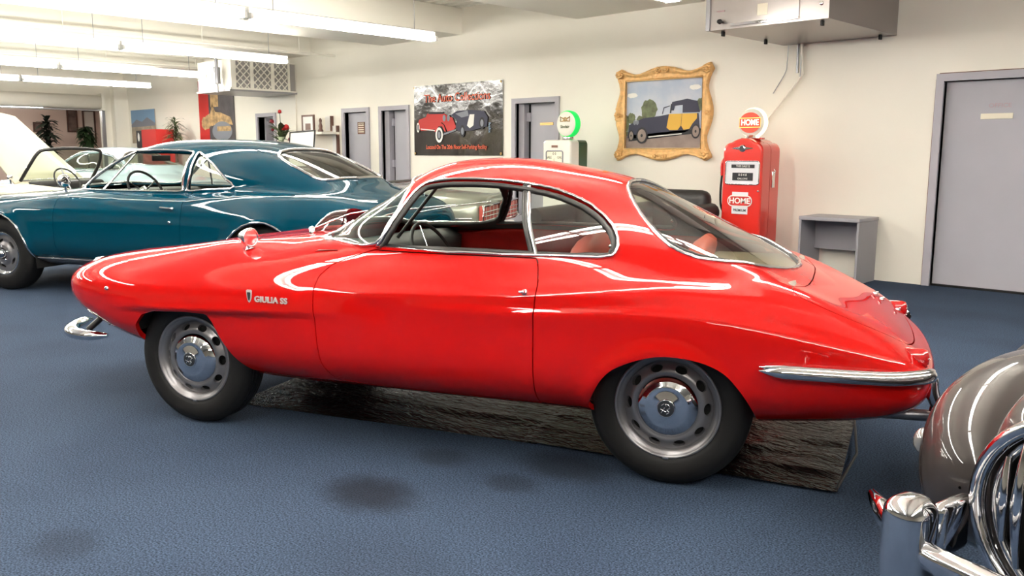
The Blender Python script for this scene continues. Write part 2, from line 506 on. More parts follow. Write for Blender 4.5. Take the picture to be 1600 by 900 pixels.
def plant(name, loc, h, label, lm, nl, L, w, droop, pot=.16, crown=.5, ptop=.3):
    p = empty(name, loc, 0, label, 'plant')
    MB().lathe([(pot * .7, 0), (pot, ptop), (pot * .9, ptop), (pot * .85, ptop - .03), (0, ptop - .03)], 20).build('pot', 'terracotta', p)
    MB().tube([(0, 0, ptop - .05), (.02, .01, h * .5), (0, 0, h * (1 - crown * .4))], [.02, .016, .01], 8).build('stem', 'stem_brown', p)
    mb = MB(); rnd = random.Random(hash(label) % 1000 if False else len(label))
    for i in range(nl):
        a = rnd.uniform(0, 2 * PI); el = rnd.uniform(-.1, 1.2)
        zz = h * (1 - crown) + (h * crown) * rnd.random() * .85
        leaf_mesh(mb, (0, 0, zz), (math.cos(a) * math.cos(el), math.sin(a) * math.cos(el), math.sin(el)), L * rnd.uniform(.6, 1.1), w, droop)
    o = mb.build('foliage', lm, p); o['kind'] = 'stuff'
    return p
plant('potted_tree', (-25.6, 8.33, 0), 2.35, 'dark bushy tree in a pot in the room beyond the shutter, middle of the opening', 'leaf_dark', 170, .42, .06, .5, crown=.62)
plant('potted_tree', (-25.2, 7.65, 0), 1.65, 'low dark round plant in the far room left of the bushy tree', 'leaf_dark', 130, .34, .05, .4, crown=.6)
plant('potted_plant', (-24.5, 8.93, 0), 2.0, 'leafy green plant hanging before the right edge of the shutter opening', 'leaf_green', 120, .34, .06, .7, crown=.28)
plant('potted_palm', (-18.4, 8.55, 0), 2.06, 'spiky potted palm by the back wall between the landscape mural and the red banner', 'palm_green', 150, .34, .016, .5, crown=.30)

# ---- fluorescent battens in rows that run towards the back wall
def batten(x, y1, label, group):
    L = 2.40
    b_ = empty('fluorescent_lamp', (x, y1 - L / 2, 2.60), 0, label, 'lamp', group)
    h_ = MB(); h_.box(-.035, .035, -L / 2, L / 2, .02, .085)
    for e_ in (-L / 2, L / 2 - .03): h_.box(-.075, .075, e_, e_ + .03, -.022, .03)
    h_.build('lamp_housing', 'lamp_housing', b_)
    for s_ in (-.05, .05):
        MB().tube([(s_, -L / 2 + .02, 0), (s_, L / 2 - .02, 0)], .019, 8).build('tube', 'lamp_tube', b_)
    for s_ in (-L * .38, L * .38):
        MB().tube([(0, s_, .085), (0, s_, H - 2.61 if not any(a < x < b for a, b in ((-19.6, -17.7), (-15.6, -13.7), (-11.6, -9.7), (-7.5, -5.6), (-3.4, -1.5), (.7, 2.6))) else .4)], .004, 5).build('hanger_rod', 'satin_metal', b_)
    return b_
ROWS = [(-17.9, 7.85, 'farthest row'), (-14.79, 7.47, 'fourth row'), (-11.52, 7.10, 'third row, by the lattice AC unit'), (-8.0, 6.91, 'long bright row over the blue car'), (-4.44, 6.60, 'row beside the metal heater box'), (-2.0, 6.6, 'row over the red coupe'), (1.2, 6.6, 'row over the vintage car')]
ORD = ['nearest the back wall', 'second from the back wall', 'third from the back wall', 'fourth from the back wall', 'fifth from the back wall']
for x, y1, nm in ROWS:
    for k_ in range(4):
        batten(x, y1 - k_ * 2.44, 'white fluorescent tube lamp, %s, %s' % (nm, ORD[k_]), 'fluorescent lamps hanging in rows')
# ------------------------------------------------------------------ car body surfaces
def nspline(x, y, xq):
    """natural cubic spline"""
    x = np.array(x, float); y = np.array(y, float); n = len(x)
    h = np.diff(x); A = np.zeros((n, n)); B = np.zeros(n)
    A[0, 0] = A[-1, -1] = 1
    for i in range(1, n - 1):
        A[i, i - 1] = h[i - 1]; A[i, i] = 2 * (h[i - 1] + h[i]); A[i, i + 1] = h[i]
        B[i] = 6 * ((y[i + 1] - y[i]) / h[i] - (y[i] - y[i - 1]) / h[i - 1])
    m = np.linalg.solve(A, B)
    xq = np.clip(xq, x[0], x[-1])
    i = np.clip(np.searchsorted(x, xq) - 1, 0, n - 2)
    a = (x[i + 1] - xq) / h[i]; b = (xq - x[i]) / h[i]
    return a * y[i] + b * y[i + 1] + ((a ** 3 - a) * m[i] + (b ** 3 - b) * m[i + 1]) * h[i] ** 2 / 6

def sstep(a, b, x):
    t = np.clip((x - a) / (b - a), 0, 1)
    return t * t * (3 - 2 * t)

def loft(body, cabin, nu, nphi, phi0=-84.0, detail=None):
    """body rows: u, w, zm, ztop, zbot, nupper, nlower (chord-length interpolated).
    cabin rows: u, halfwidth, ztop, z0, n, blend (interpolated in u). Returns U, V, Z grids (nu x nphi), v>0 first."""
    B = np.array(body, float)
    ch = np.concatenate([[0], np.cumsum(np.sqrt(np.sum(np.diff(B[:, :5], axis=0) ** 2, axis=1)))])
    s = np.linspace(0, ch[-1], nu)
    cols = [nspline(ch, B[:, k], s) for k in range(7)]
    u, w, zm, zt, zb, n1, n2 = [c[:, None] for c in cols]
    w = np.maximum(w, 1e-4)
    phi = np.radians(np.linspace(phi0, 180 - phi0, nphi))[None, :]
    c, sn = np.cos(phi), np.sin(phi)
    H = np.where(sn >= 0, np.maximum(zt - zm, 1e-4), np.maximum(zm - zb, 1e-4))
    n = np.where(sn >= 0, n1, n2)
    r = ((np.abs(c) / w) ** n + (np.abs(sn) / H) ** n) ** (-1.0 / n)
    if cabin is not None:
        K = np.array(cabin, float)
        uu = u[:, 0]
        inside = ((uu > K[0, 0]) & (uu < K[-1, 0]))[:, None]
        W, zc, z0, nn, bl = [nspline(K[:, 0], K[:, k], uu)[:, None] for k in range(1, 6)]
        W = np.maximum(W, 1e-3); hc = np.maximum(zc - z0, 1e-3)
        lo = np.zeros_like(r); hi = np.full_like(r, 2.0)
        for _ in range(26):
            mid = (lo + hi) / 2
            v = np.abs(mid * c); z = zm + mid * sn
            F = (v / W) ** nn + (np.maximum(z - z0, 0) / hc) ** nn
            isin = F < 1
            lo = np.where(isin, mid, lo); hi = np.where(isin, hi, mid)
        rc = np.where(inside & (sn > -0.2), lo, 0)
        h = np.clip(0.5 + 0.5 * (rc - r) / bl, 0, 1)
        r = r * (1 - h) + rc * h + bl * h * (1 - h)
    V = r * c; Z = zm + r * sn; U = np.broadcast_to(u, V.shape).copy()
    if detail is not None:
        U, V, Z = detail(U, V, Z)
    return U, V, Z

def grid_normals(P):
    du = np.gradient(P, axis=0); dv = np.gradient(P, axis=1)
    N = np.cross(dv, du)
    L = np.linalg.norm(N, axis=2, keepdims=True); L[L < 1e-12] = 1
    return N / L

def pdist(X, Y, poly):
    """signed distance to a polygon, positive inside"""
    P = np.array(poly, float); Q = np.roll(P, -1, axis=0)
    X = X.ravel(); Y = Y.ravel()
    out = np.full(X.shape, 1e9); ins = np.zeros(X.shape, bool)
    for (x1, y1), (x2, y2) in zip(P, Q):
        dx, dy = x2 - x1, y2 - y1
        L = dx * dx + dy * dy + 1e-18
        t = np.clip(((X - x1) * dx + (Y - y1) * dy) / L, 0, 1)
        out = np.minimum(out, (X - x1 - t * dx) ** 2 + (Y - y1 - t * dy) ** 2)
        cond = ((y1 > Y) != (y2 > Y)) & (X < (x2 - x1) * (Y - y1) / (y2 - y1 + 1e-30) + x1)
        ins ^= cond
    d = np.sqrt(out)
    return np.where(ins, d, -d)
RED_BODY = [
 # u, halfwidth, z of widest, z top, z bottom, n upper, n lower
 (-3.228, 0.000, 0.632, 0.640, 0.625, 2.10, 2.10),
 (-3.225, 0.150, 0.630, 0.676, 0.590, 2.10, 2.10),
 (-3.208, 0.330, 0.625, 0.706, 0.552, 2.20, 2.10),
 (-3.155, 0.480, 0.615, 0.730, 0.490, 2.50, 2.20),
 (-3.050, 0.590, 0.600, 0.742, 0.415, 2.80, 2.20),
 (-2.820, 0.695, 0.575, 0.772, 0.335, 3.20, 2.30),
 (-2.500, 0.765, 0.550, 0.814, 0.262, 3.40, 2.50),
 (-2.150, 0.800, 0.532, 0.862, 0.215, 3.40, 2.80),
 (-1.800, 0.815, 0.522, 0.900, 0.200, 3.30, 3.00),
 (-1.400, 0.822, 0.520, 0.945, 0.208, 3.20, 3.00),
 (-1.000, 0.826, 0.520, 0.962, 0.210, 3.40, 3.00),
 (-0.600, 0.828, 0.520, 0.966, 0.213, 3.50, 3.00),
 (-0.200, 0.826, 0.520, 0.935, 0.214, 3.60, 3.00),
 (0.150, 0.815, 0.520, 0.876, 0.220, 3.60, 2.90),
 (0.400, 0.795, 0.520, 0.806, 0.235, 3.40, 2.80),
 (0.620, 0.760, 0.520, 0.722, 0.252, 3.20, 2.70),
 (0.780, 0.715, 0.510, 0.648, 0.282, 3.00, 2.70),
 (0.860, 0.660, 0.500, 0.588, 0.316, 2.90, 2.70),
 (0.898, 0.600, 0.490, 0.556, 0.336, 2.70, 2.60),
 (0.930, 0.490, 0.480, 0.534, 0.362, 2.40, 2.40),
 (0.952, 0.280, 0.475, 0.514, 0.40, 2.30, 2.30),
 (0.958, 0.000, 0.470, 0.495, 0.450, 2.20, 2.20),
]
RED_CABIN = [
 # u, halfwidth, z top, z base, n, blend
 (-1.860, 0.020, 0.8000, 0.780, 2.30, 0.030),
 (-1.760, 0.200, 0.8900, 0.790, 2.30, 0.030),
 (-1.660, 0.360, 0.9530, 0.800, 2.30, 0.025),
 (-1.500, 0.545, 1.0420, 0.800, 2.40, 0.025),
 (-1.320, 0.665, 1.1330, 0.800, 2.40, 0.025),
 (-1.180, 0.705, 1.2200, 0.800, 2.40, 0.025),
 (-1.020, 0.720, 1.2560, 0.800, 2.40, 0.025),
 (-0.800, 0.725, 1.2560, 0.800, 2.40, 0.025),
 (-0.550, 0.722, 1.2200, 0.800, 2.40, 0.030),
 (-0.280, 0.710, 1.1560, 0.800, 2.40, 0.050),
 (-0.050, 0.690, 1.0530, 0.800, 2.40, 0.060),
 (0.160, 0.640, 0.9450, 0.790, 2.40, 0.060),
 (0.340, 0.540, 0.8500, 0.760, 2.30, 0.050),
 (0.470, 0.380, 0.7850, 0.730, 2.30, 0.040),
 (0.580, 0.100, 0.7200, 0.690, 2.30, 0.030),
]
def red_detail(U, V, Z):
    a = np.abs(V)
    # crowned front and rear wings
    A = 0.024 * sstep(-3.15, -2.85, U) * (1 - sstep(-2.2, -1.75, U))
    Z = Z + A * np.exp(-((a - 0.52) / 0.15) ** 2) * sstep(0.58, 0.70, Z)
    A = 0.028 * sstep(0.05, 0.35, U) * (1 - sstep(0.45, 0.85, U))
    Z = Z + A * np.exp(-((a - 0.60) / 0.14) ** 2) * sstep(0.52, 0.62, Z)
    # brow over the front wheel: the panel below the crease sits further in, fading out on the door
    zc = 0.562 + (U + 2.3) * 0.045
    amt = 0.022 * sstep(-2.75, -2.35, U) * (1 - sstep(-1.9, -1.15, U))
    k = (1 - sstep(-0.012, 0.012, Z - zc)) * sstep(0.2, 0.4, a)
    V = V - np.sign(V) * amt * k
    # lengthwise shoulder crease over the rear wheel
    u1 = [-1.6, -1.3, -0.9, -0.5, -0.2, 0.1, 0.35, 0.6, 0.87]
    for zs, ua, ub, am in (([.705, .716, .732, .752, .778, .792, .758, .680, .600], -1.55, -1.15, .0130), ([.66, .668, .674, .678, .695, .702, .672, .618, .562], -1.2, -.8, .0090)):
        zc = nspline(u1, zs, U)
        amt = am * sstep(ua, ub, U) * (1 - sstep(0.78, 0.9, U))
        t = Z - zc
        k = np.where(t > 0, np.exp(-(t / 0.016) ** 2), np.exp(-(t / 0.045) ** 2)) * sstep(0.3, 0.5, a)
        V = V + np.sign(V) * amt * k
    # rolled edge of the front brow
    zc = 0.578 + (U + 2.3) * 0.045
    amt = 0.008 * sstep(-2.5, -2.3, U) * (1 - sstep(-1.9, -1.5, U))
    V = V + np.sign(V) * amt * np.exp(-((Z - zc) / 0.018) ** 2) * sstep(0.2, 0.4, a)
    # wheel-opening lips flare out
    for uw, rr in ((0.0, 0.30),):
        q = np.sqrt((U - uw) ** 2 + (Z - 0.26) ** 2)
        V = V + np.sign(V) * 0.010 * np.exp(-((q - rr) / 0.035) ** 2) * (Z > 0.2)
    return U, V, Z
class Sheet:
    """vertices, normals and faces of a piece of surface that can be cut along curves"""
    def __init__(s, P, N, F):
        s.P = P; s.N = N; s.F = F; s.cut = []
    @staticmethod
    def grid(U, V, Z, flip=False):
        P = np.stack([U, -V, Z], axis=2)          # v is towards the camera side = local -y
        N = grid_normals(P)
        a, b = U.shape
        # orient outwards
        cen = P.mean(axis=(0, 1))
        if np.mean(np.sum(N * (P - cen), axis=2)) < 0: N = -N; flip = not flip
        idx = np.arange(a * b).reshape(a, b)
        q = np.stack([idx[:-1, :-1], idx[:-1, 1:], idx[1:, 1:], idx[1:, :-1]], axis=2).reshape(-1, 4)
        if not flip: q = q[:, ::-1]
        q = q
        sh = Sheet(P.reshape(-1, 3), N.reshape(-1, 3), [tuple(map(int, f)) for f in q])
        # check winding against normals on the middle face
        f = sh.F[len(sh.F) // 2 + b // 4]
        p = sh.P[list(f)]
        fn = np.cross(p[1] - p[0], p[2] - p[0])
        if fn @ sh.N[f[0]] < 0: sh.F = [t[::-1] for t in sh.F]
        return sh
    def clip(s, g, cutinfo=True):
        """keep g > 0; returns new Sheet; the cut edges are remembered for flanges"""
        g = np.asarray(g, float).copy()
        g[np.abs(g) < 1e-7] = 1e-7
        pos = g > 0
        P = []; N = []
        remap = {}
        oldcut = set(s.cut_pairs()) if s.cut else set()
        def keep(i):
            j = remap.get(i)
            if j is None:
                j = remap[i] = len(P); P.append(s.P[i]); N.append(s.N[i])
            return j
        em = {}
        def edge(i, k):
            key = (i, k) if i < k else (k, i)
            j = em.get(key)
            if j is None:
                t = g[i] / (g[i] - g[k])
                j = em[key] = len(P)
                P.append(s.P[i] + (s.P[k] - s.P[i]) * t)
                nn = s.N[i] + (s.N[k] - s.N[i]) * t
                N.append(nn / (np.linalg.norm(nn) + 1e-12))
            return j
        F = []; cut = []
        for f in s.F:
            ps = [pos[i] for i in f]
            if all(ps): F.append(tuple(keep(i) for i in f)); continue
            if not any(ps): continue
            nf = []; cutv = []
            m = len(f)
            for a in range(m):
                i, k = f[a], f[(a + 1) % m]
                if pos[i]: nf.append(keep(i))
                if pos[i] != pos[k]:
                    e = edge(i, k); nf.append(e); cutv.append((len(nf) - 1, pos[i]))
            if len(nf) >= 3:
                F.append(tuple(nf))
                if len(cutv) == 2:
                    # directed edge leaving (pos->neg) to entering (neg->pos)
                    a = [c for c in cutv if c[1]][0][0]; b = [c for c in cutv if not c[1]][0][0]
                    cut.append((nf[a], nf[b]))
        for (i, k) in oldcut:
            if i in remap and k in remap and pos[i] and pos[k]: cut.append((remap[i], remap[k]))
        r = Sheet(np.array(P).reshape(-1, 3), np.array(N).reshape(-1, 3), F)
        r.cut = cut
        return r
    def cut_pairs(s): return s.cut
    def mesh(s, name, mats, parent=None, flange=0.0, fdir=None, offset=0.0, label=None, flip=False, flange_mat=None):
        P = s.P + s.N * offset
        V = P.tolist(); F = list(s.F); NN = s.N.tolist()
        nmain = len(F)
        if flange and s.cut:
            mp = {}
            def ex(i, lvl):
                if (i, lvl) not in mp:
                    mp[(i, lvl)] = len(V)
                    V.append((P[i] - s.N[i] * flange * lvl).tolist()); NN.append(s.N[i].tolist())
                return mp[(i, lvl)]
            for (a, b) in s.cut:
                F.append((b, a, ex(a, 1), ex(b, 1)))
        if flip: F = [t[::-1] for t in F]; NN = [[-c for c in q] for q in NN]
        me = bpy.data.meshes.new(name)
        me.from_pydata(V, [], F)
        if not isinstance(mats, (list, tuple)): mats = [mats]
        for q in mats: me.materials.append(M[q])
        sm = [True] * nmain + [False] * (len(F) - nmain)
        me.polygons.foreach_set('use_smooth', sm)
        if flange_mat is not None:
            me.polygons.foreach_set('material_index', [0] * nmain + [flange_mat] * (len(F) - nmain))
        me.update()
        # analytic normals on the main faces, flat ones on the flanges
        me.calc_loop_triangles()
        ln = []
        for pi, p in enumerate(me.polygons):
            if pi < nmain:
                for vi in p.vertices: ln.append(NN[vi])
            else:
                for vi in p.vertices: ln.append(p.normal[:])
        try:
            me.normals_split_custom_set(ln)
        except Exception as e:
            print('normals', e)
        o = bpy.data.objects.new(name, me)
        C.objects.link(o)
        if parent: o.parent = parent
        if label: o['label'] = label
        return o

class SurfMap:
    """looks up points of the body surface: at(u, z, side) -> point and normal"""
    def __init__(s, U, V, Z):
        s.P = np.stack([U, -V, Z], axis=2); s.N = grid_normals(s.P)
        cen = s.P.mean(axis=(0, 1))
        if np.mean(np.sum(s.N * (s.P - cen), axis=2)) < 0: s.N = -s.N
        s.p = s.P.reshape(-1, 3); s.n = s.N.reshape(-1, 3)
    def _near(s, D, mask):
        D = np.where(mask, D, 1e9)
        i = np.argpartition(D, 6)[:6]
        w = 1.0 / (D[i] + 1e-7); w /= w.sum()
        n = (s.n[i] * w[:, None]).sum(0)
        return (s.p[i] * w[:, None]).sum(0), n / (np.linalg.norm(n) + 1e-12)
    def side(s, u, z, sign=1, off=0.0):
        """sign=+1: camera side (local y negative)"""
        D = (s.p[:, 0] - u) ** 2 + (s.p[:, 2] - z) ** 2
        p, n = s._near(D, (s.p[:, 1] * sign < -0.02))
        return p + n * off
    def top(s, u, v, off=0.0, zmin=0.45):
        D = (s.p[:, 0] - u) ** 2 + (s.p[:, 1] + v) ** 2
        p, n = s._near(D, s.p[:, 2] > zmin)
        return p + n * off

def mirror_pts(pts):
    return [(p[0], -p[1], p[2]) for p in pts]

def make_wheel(parent, loc, tyre_r=0.315, tyre_w=0.155, rim_r=0.205, style='cap', face=-1, rz=0.0):
    """wheel whose visible face looks to local y*face. Parts: tyre, rim, disc, hub_cap, ..."""
    w = bpy.data.objects.new('wheel', None); C.objects.link(w); w.parent = parent
    w.location = loc; w.rotation_euler = (0, 0, rz + (0 if face < 0 else PI)); w.empty_display_size = 0.1
    # local frame of the lathe: axis -y (towards viewer) ; h measured towards the viewer
    X = Matrix(((1, 0, 0, 0), (0, 0, -1, 0), (0, 1, 0, 0), (0, 0, 0, 1)))   # (x, y, z)->(x, -z, y)
    hw = tyre_w / 2; R_ = tyre_r; r0 = rim_r
    mb = MB()
    prof = [(r0 - .012, hw - .020), (r0 + .002, hw - .004), (r0 + .02, hw + .004), (r0 + (R_ - r0) * .45, hw + .008), (r0 + (R_ - r0) * .72, hw + .004), (R_ - .022, hw - .006), (R_ - .008, hw - .018), (R_, hw - .035)]
    # tread with grooves
    for g in (-.04, -.013, .013, .04):
        if abs(g) < hw - .04:
            pass
    tread = []
    for g in (.036, .012, -.012, -.036):
        tread += [(R_, g + .004), (R_ - .007, g + .003), (R_ - .007, g - .003), (R_, g - .004)]
    prof = prof + tread + [(r, -h) for r, h in prof[::-1]]
    mb.lathe(prof, 56, X)
    mb.build('tyre', 'tyre', w)
    if style == 'cap':
        mb = MB()
        prof = [(r0 + .003, hw - .006), (r0 + .001, hw - .001), (r0 - .006, hw), (r0 - .010, hw - .006), (r0 - .016, hw - .012), (r0 - .026, hw - .015), (r0 - .028, hw - .030), (r0 - .032, hw - .034), (r0 - .034, -hw + .02), (r0, -hw)]
        mb.lathe(prof, 64, X)
        mb.build('rim', 'wheel_paint', w)
        # pierced disc
        nr, nt = 26, 240
        rr = np.linspace(0.030, r0 - .031, nr)
        hh = np.interp(rr, [0, .10, .122, .132, .145, .160, r0 - .031], [hw - .010, hw - .012, hw - .014, hw - .010, hw - .014, hw - .024, hw - .034])
        th = np.linspace(0, 2 * PI, nt + 1)
        RR, TH = np.meshgrid(rr, th, indexing='ij'); HH = np.repeat(hh[:, None], nt + 1, 1)
        xx = RR * np.cos(TH); zz = RR * np.sin(TH)
        sh = Sheet.grid(xx, HH, zz)
        # make sure normals face viewer
        if sh.N[:, 1].mean() > 0:
            sh.N = -sh.N; sh.F = [t[::-1] for t in sh.F]
        x = sh.P[:, 0]; z = sh.P[:, 2]
        g = np.full(len(x), 1e9)
        for k in range(10):
            a = PI / 2 + R(18) + k * R(36)
            cx, cz = .1535 * math.cos(a), .1535 * math.sin(a)
            tx, tz = -math.sin(a), math.cos(a)
            lt = (x - cx) * tx + (z - cz) * tz
            lr = (x - cx) * math.cos(a) + (z - cz) * math.sin(a)
            g = np.minimum(g, np.sqrt((lt / .0245) ** 2 + (lr / .0150) ** 2) - 1)
        sh = sh.clip(g)
        sh.mesh('disc', 'wheel_paint', w, flange=.014)
        MB().lathe([(.001, hw - .045), (r0 - .03, hw - .045)], 40, X).build('brake_drum', 'dark_cavity', w)
        mb = MB()
        prof = [(.0, hw + .022), (.028, hw + .0215), (.034, hw + .020), (.060, hw + .017), (.078, hw + .0125), (.082, hw + .0135), (.085, hw + .0115), (.100, hw + .006), (.114, hw - .002), (.121, hw - .010), (.123, hw - .013)]
        mb.lathe(prof[::-1], 56, X)
        mb.build('hub_cap', 'chrome', w)
        emb = MB()
        emb.lathe([(.033, hw + .0195), (.033, hw + .0235), (.029, hw + .0245), (.0, hw + .0245)], 32, X)
        eo = emb.build('badge', 'badge_dark', w)
        e2 = MB()
        e2.lathe([(.0365, hw + .021), (.0345, hw + .0245), (.032, hw + .0235)], 32, X)
        # cross and crowned serpent shapes as raised lines
        y = -(hw + .0252)
        e2.tube([(-.017, y, -.018), (-.003, y, .006)], .0028, 5)
        e2.tube([(-.020, y, -.002), (.002, y, -.012)], .0028, 5)
        e2.tube([tuple(q) for q in spline([(.004, y, -.020), (.013, y, -.012), (.004, y, -.003), (.016, y, .004), (.010, y, .016), (-.002, y, .018), (.002, y, .010)], 4)], .0024, 5)
        e2.tube([(-.016, y, .012), (-.006, y, .020)], .0022, 5)
        e2.build('badge_ring', 'chrome', w)
        MB().rbox(-.012, .012, -(hw + .003), -(hw - .008), -r0 - .004, -r0 + .006, .002).build('balance_weight', 'satin_metal', w)
    return w
# ------------------------------------------------------------------ the red coupe
def bump_on(poly, g):  return poly

def build_red():
    car = empty('sports_car', (-2.0813, 3.3339, 0), R(23.696), 'bright red two-door coupe with long rounded nose and fastback rear window', 'car')
    U, V, Z = loft(RED_BODY, RED_CABIN, 420, 400, detail=red_detail)
    sh = Sheet.grid(U, V, Z)
    sm = SurfMap(U, V, Z)
    u = lambda s: s.P[:, 0]
    v = lambda s: -s.P[:, 1]
    z = lambda s: s.P[:, 2]
    sp = lambda pts, n=6: [tuple(q) for q in spline(pts, n, True)]
    # ---- outlines (side view u,z unless said otherwise)
    winc = [(-1.236, .889), (-1.205, .93), (-1.162, 1.014), (-1.130, 1.086), (-1.108, 1.130), (-1.066, 1.158), (-.93, 1.172), (-.757, 1.169), (-.645, 1.157), (-.534, 1.139), (-.449, 1.117), (-.356, 1.083), (-.278, 1.037), (-.231, .994), (-.205, .949), (-.208, .913), (-.238, .893), (-.357, .889), (-.54, .888), (-.891, .889)]
    # straight bottom corners
    win = [tuple(q) for q in spline(winc, 6)]
    door = [(-1.245, .878), (-1.30, .862), (-1.358, .842), (-1.425, .812), (-1.466, .768), (-1.478, .716), (-1.473, .637), (-1.463, .503), (-1.452, .39), (-1.43, .325), (-1.30, .296), (-.70, .292), (-.495, .296), (-.490, .40), (-.489, .677), (-.484, .751), (-.487, .80), (-.50, .842), (-.512, .878)]
    farch = [(-2.535, .05), (-2.535, .40), (-2.510, .475), (-2.455, .532), (-2.370, .556), (-2.165, .569), (-2.060, .566), (-2.025, .530), (-1.956, .412), (-1.905, .325), (-1.86, .27), (-1.84, .05)]
    rarch = [(-.300, .05), (-.288, .32), (-.250, .396), (-.215, .453), (-.168, .495), (-.075, .536), (.018, .554), (.133, .544), (.224, .506), (.287, .437), (.322, .37), (.340, .30), (.35, .05)]
    rarch = [rarch[0]] + [tuple(q) for q in spline(rarch[1:-1], 4)] + [rarch[-1]]
    # rear glass in plan (u, v) half -> mirrored
    rg = [(-.292, 0), (-.288, .12), (-.268, .24), (-.238, .335), (-.183, .452), (-.126, .528), (-.060, .588), (0, .612), (.056, .612), (.111, .600), (.20, .556), (.29, .455), (.375, .29), (.42, .14), (.435, 0)]
    rgh = [tuple(q) for q in spline(rg, 5)]
    rgl = rgh + [(a, -b) for a, b in rgh[-2:0:-1]]
    # windshield: front projection (v, z) half
    ws = [(0, .952), (.20, .940), (.38, .912), (.50, .897), (.60, .892), (.662, .893), (.680, .915), (.668, .965), (.628, 1.04), (.565, 1.098), (.48, 1.145), (.38, 1.163), (.2, 1.178), (0, 1.183)]
    wsh = [tuple(q) for q in spline(ws, 5)]
    wsl = wsh + [(-a, b) for a, b in wsh[-2:0:-1]]
    trunk = [(.497, 0), (.493, .20), (.478, .36), (.452, .47), (.432, .545), (.440, .60), (.47, .622), (.572, .618), (.684, .585), (.78, .535), (.84, .47), (.872, .33), (.885, .15), (.889, 0)]
    tr = [tuple(q) for q in spline(trunk, 5)]
    trl = tr + [(a, -b) for a, b in tr[-2:0:-1]]
    hood = [(-1.80, 0), (-1.79, .25), (-1.75, .42), (-1.80, .47), (-2.2, .455), (-2.7, .40), (-2.95, .33), (-3.02, .20), (-3.035, 0)]
    hd = [tuple(q) for q in spline(hood, 5)]
    hdl = hd + [(a, -b) for a, b in hd[-2:0:-1]]
    BIG = -9.0
    def side(s, poly, vmin=.3): return np.where(np.abs(v(s)) > vmin, pdist(u(s), z(s), poly), BIG)
    def G(s):
        """distance fields of all regions"""
        g = {}
        g['ws'] = np.where(u(s) < -.9, pdist(v(s), z(s), wsl), BIG)
        g['rg'] = np.where(z(s) > .7, pdist(u(s), v(s), rgl), BIG)
        g['win'] = side(s, win)
        g['door'] = side(s, door)
        g['fa'] = side(s, farch)
        g['ra'] = side(s, rarch)
        g['tr'] = np.where(z(s) > .5, pdist(u(s), v(s), trl), BIG)
        g['hd'] = np.where(z(s) > .62, pdist(u(s), v(s), hdl), BIG)
        return g
    g = G(sh)
    def region(key, inset=0.0, sgn=0):
        gg = g[key] - inset
        if sgn: gg = np.where(v(sh) * sgn > 0, gg, BIG)
        return sh.clip(gg)
    # ---- body shell: everything outside the openings
    gap = .0022
    outer = np.minimum.reduce([-(g['ws']), -(g['rg']), -(g['win']), -(g['fa']), -(g['ra']), -(g['tr']) - gap, -(g['hd']) - gap, -(g['door']) - gap])
    # the cut along several fields is made one after another so that corners stay sharp
    cur = sh
    for key, inset in (('fa', 0), ('ra', 0), ('ws', 0), ('rg', 0), ('win', 0), ('tr', gap), ('hd', gap), ('door', gap)):
        gk = G(cur)[key]
        cur = cur.clip(-(gk) - inset)
    shell = cur.mesh('body_shell', 'red_paint', car, flange=.022)
    # doors both sides
    def door_sheet(sgn):
        d_ = region('door', gap, sgn)
        d_ = d_.clip(-(side(d_, win)))
        return d_
    for sgn in (1, -1):
        dobj = door_sheet(sgn).mesh('door', 'red_paint', car, flange=.018)
        if sgn == 1:
            near_door = dobj
        # door handle pull (round button) and keyhole
        p = sm.side(-.528, .752, sgn, .006)
        h = MB(); y = -1 if sgn > 0 else 1
        h.lathe([(.013, -.012), (.0135, 0), (.009, .008), (0, .010)], 20, along(p, p + np.array([0, y * .02, 0])))
        h.tube([p + np.array([-.018, y * .005, .002]), p + np.array([.006, y * .010, .004])], .0065, 8)
        h.build('door_handle', 'chrome', dobj)
    region('tr', gap).mesh('boot_lid', 'red_paint', car, flange=.018)
    hood_o = region('hd', gap).mesh('bonnet', 'red_paint', car, flange=.018)
    # ---- glass
    region('ws', -.004).mesh('windscreen', 'clear_glass', car, offset=-.004)
    region('rg', -.004).mesh('rear_window', 'tinted_glass', car, offset=-.004)
    for sgn in (1, -1):
        q = region('win', -.004, sgn)
        div = lambda s: -((u(s) + .516) + (z(s) - .892) * .40)
        # quarter glass behind the divider
        qg = q.clip(-div(q))
        qg.mesh('quarter_window', 'clear_glass', car, offset=-.006)
    # ---- chrome frames
    def ring(poly, fn, r, name, parent, m='chrome', off=.003, flat=1.0, closed=True):
        pts = [fn(a, b, off) for a, b in poly]
        return MB().tube(pts, r, 8, closed=closed, flat=flat).build(name, m, parent)
    for sgn in (1, -1):
        dense = [tuple(q) for q in spline(winc, 5)]
        ring(dense, lambda a, b, o: sm.side(a, b, sgn, o), .0065, 'window_trim', car)
        inner = [tuple(q) for q in dense]
        # inner black seal
        cx = np.mean([a for a, b in dense]); cz = np.mean([b for a, b in dense])
        pts = []
        L = len(dense)
        for i in range(L):
            a = np.array(dense[i]); t = np.array(dense[(i + 1) % L]) - np.array(dense[i - 1]); t /= np.linalg.norm(t) + 1e-9
            nn = np.array([t[1], -t[0]])
            if nn @ (np.array([cx, cz]) - a) < 0: nn = -nn
            k = .016 if a[1] > .9 else .006
            b_ = a + nn * k
            pts.append(sm.side(b_[0], b_[1], sgn, -.006))
        MB().tube(pts, .013, 6, closed=True).build('window_seal', 'black_trim', car)
        # divider post
        a = sm.side(-.622, 1.150, sgn, -.002); b = sm.side(-.516, .892, sgn, .002)
        mid = sm.side(-.566, 1.02, sgn, .001)
        MB().tube([tuple(q) for q in spline([a, mid, b], 6)], .008, 8, flat=.7).build('window_divider', 'chrome', car)
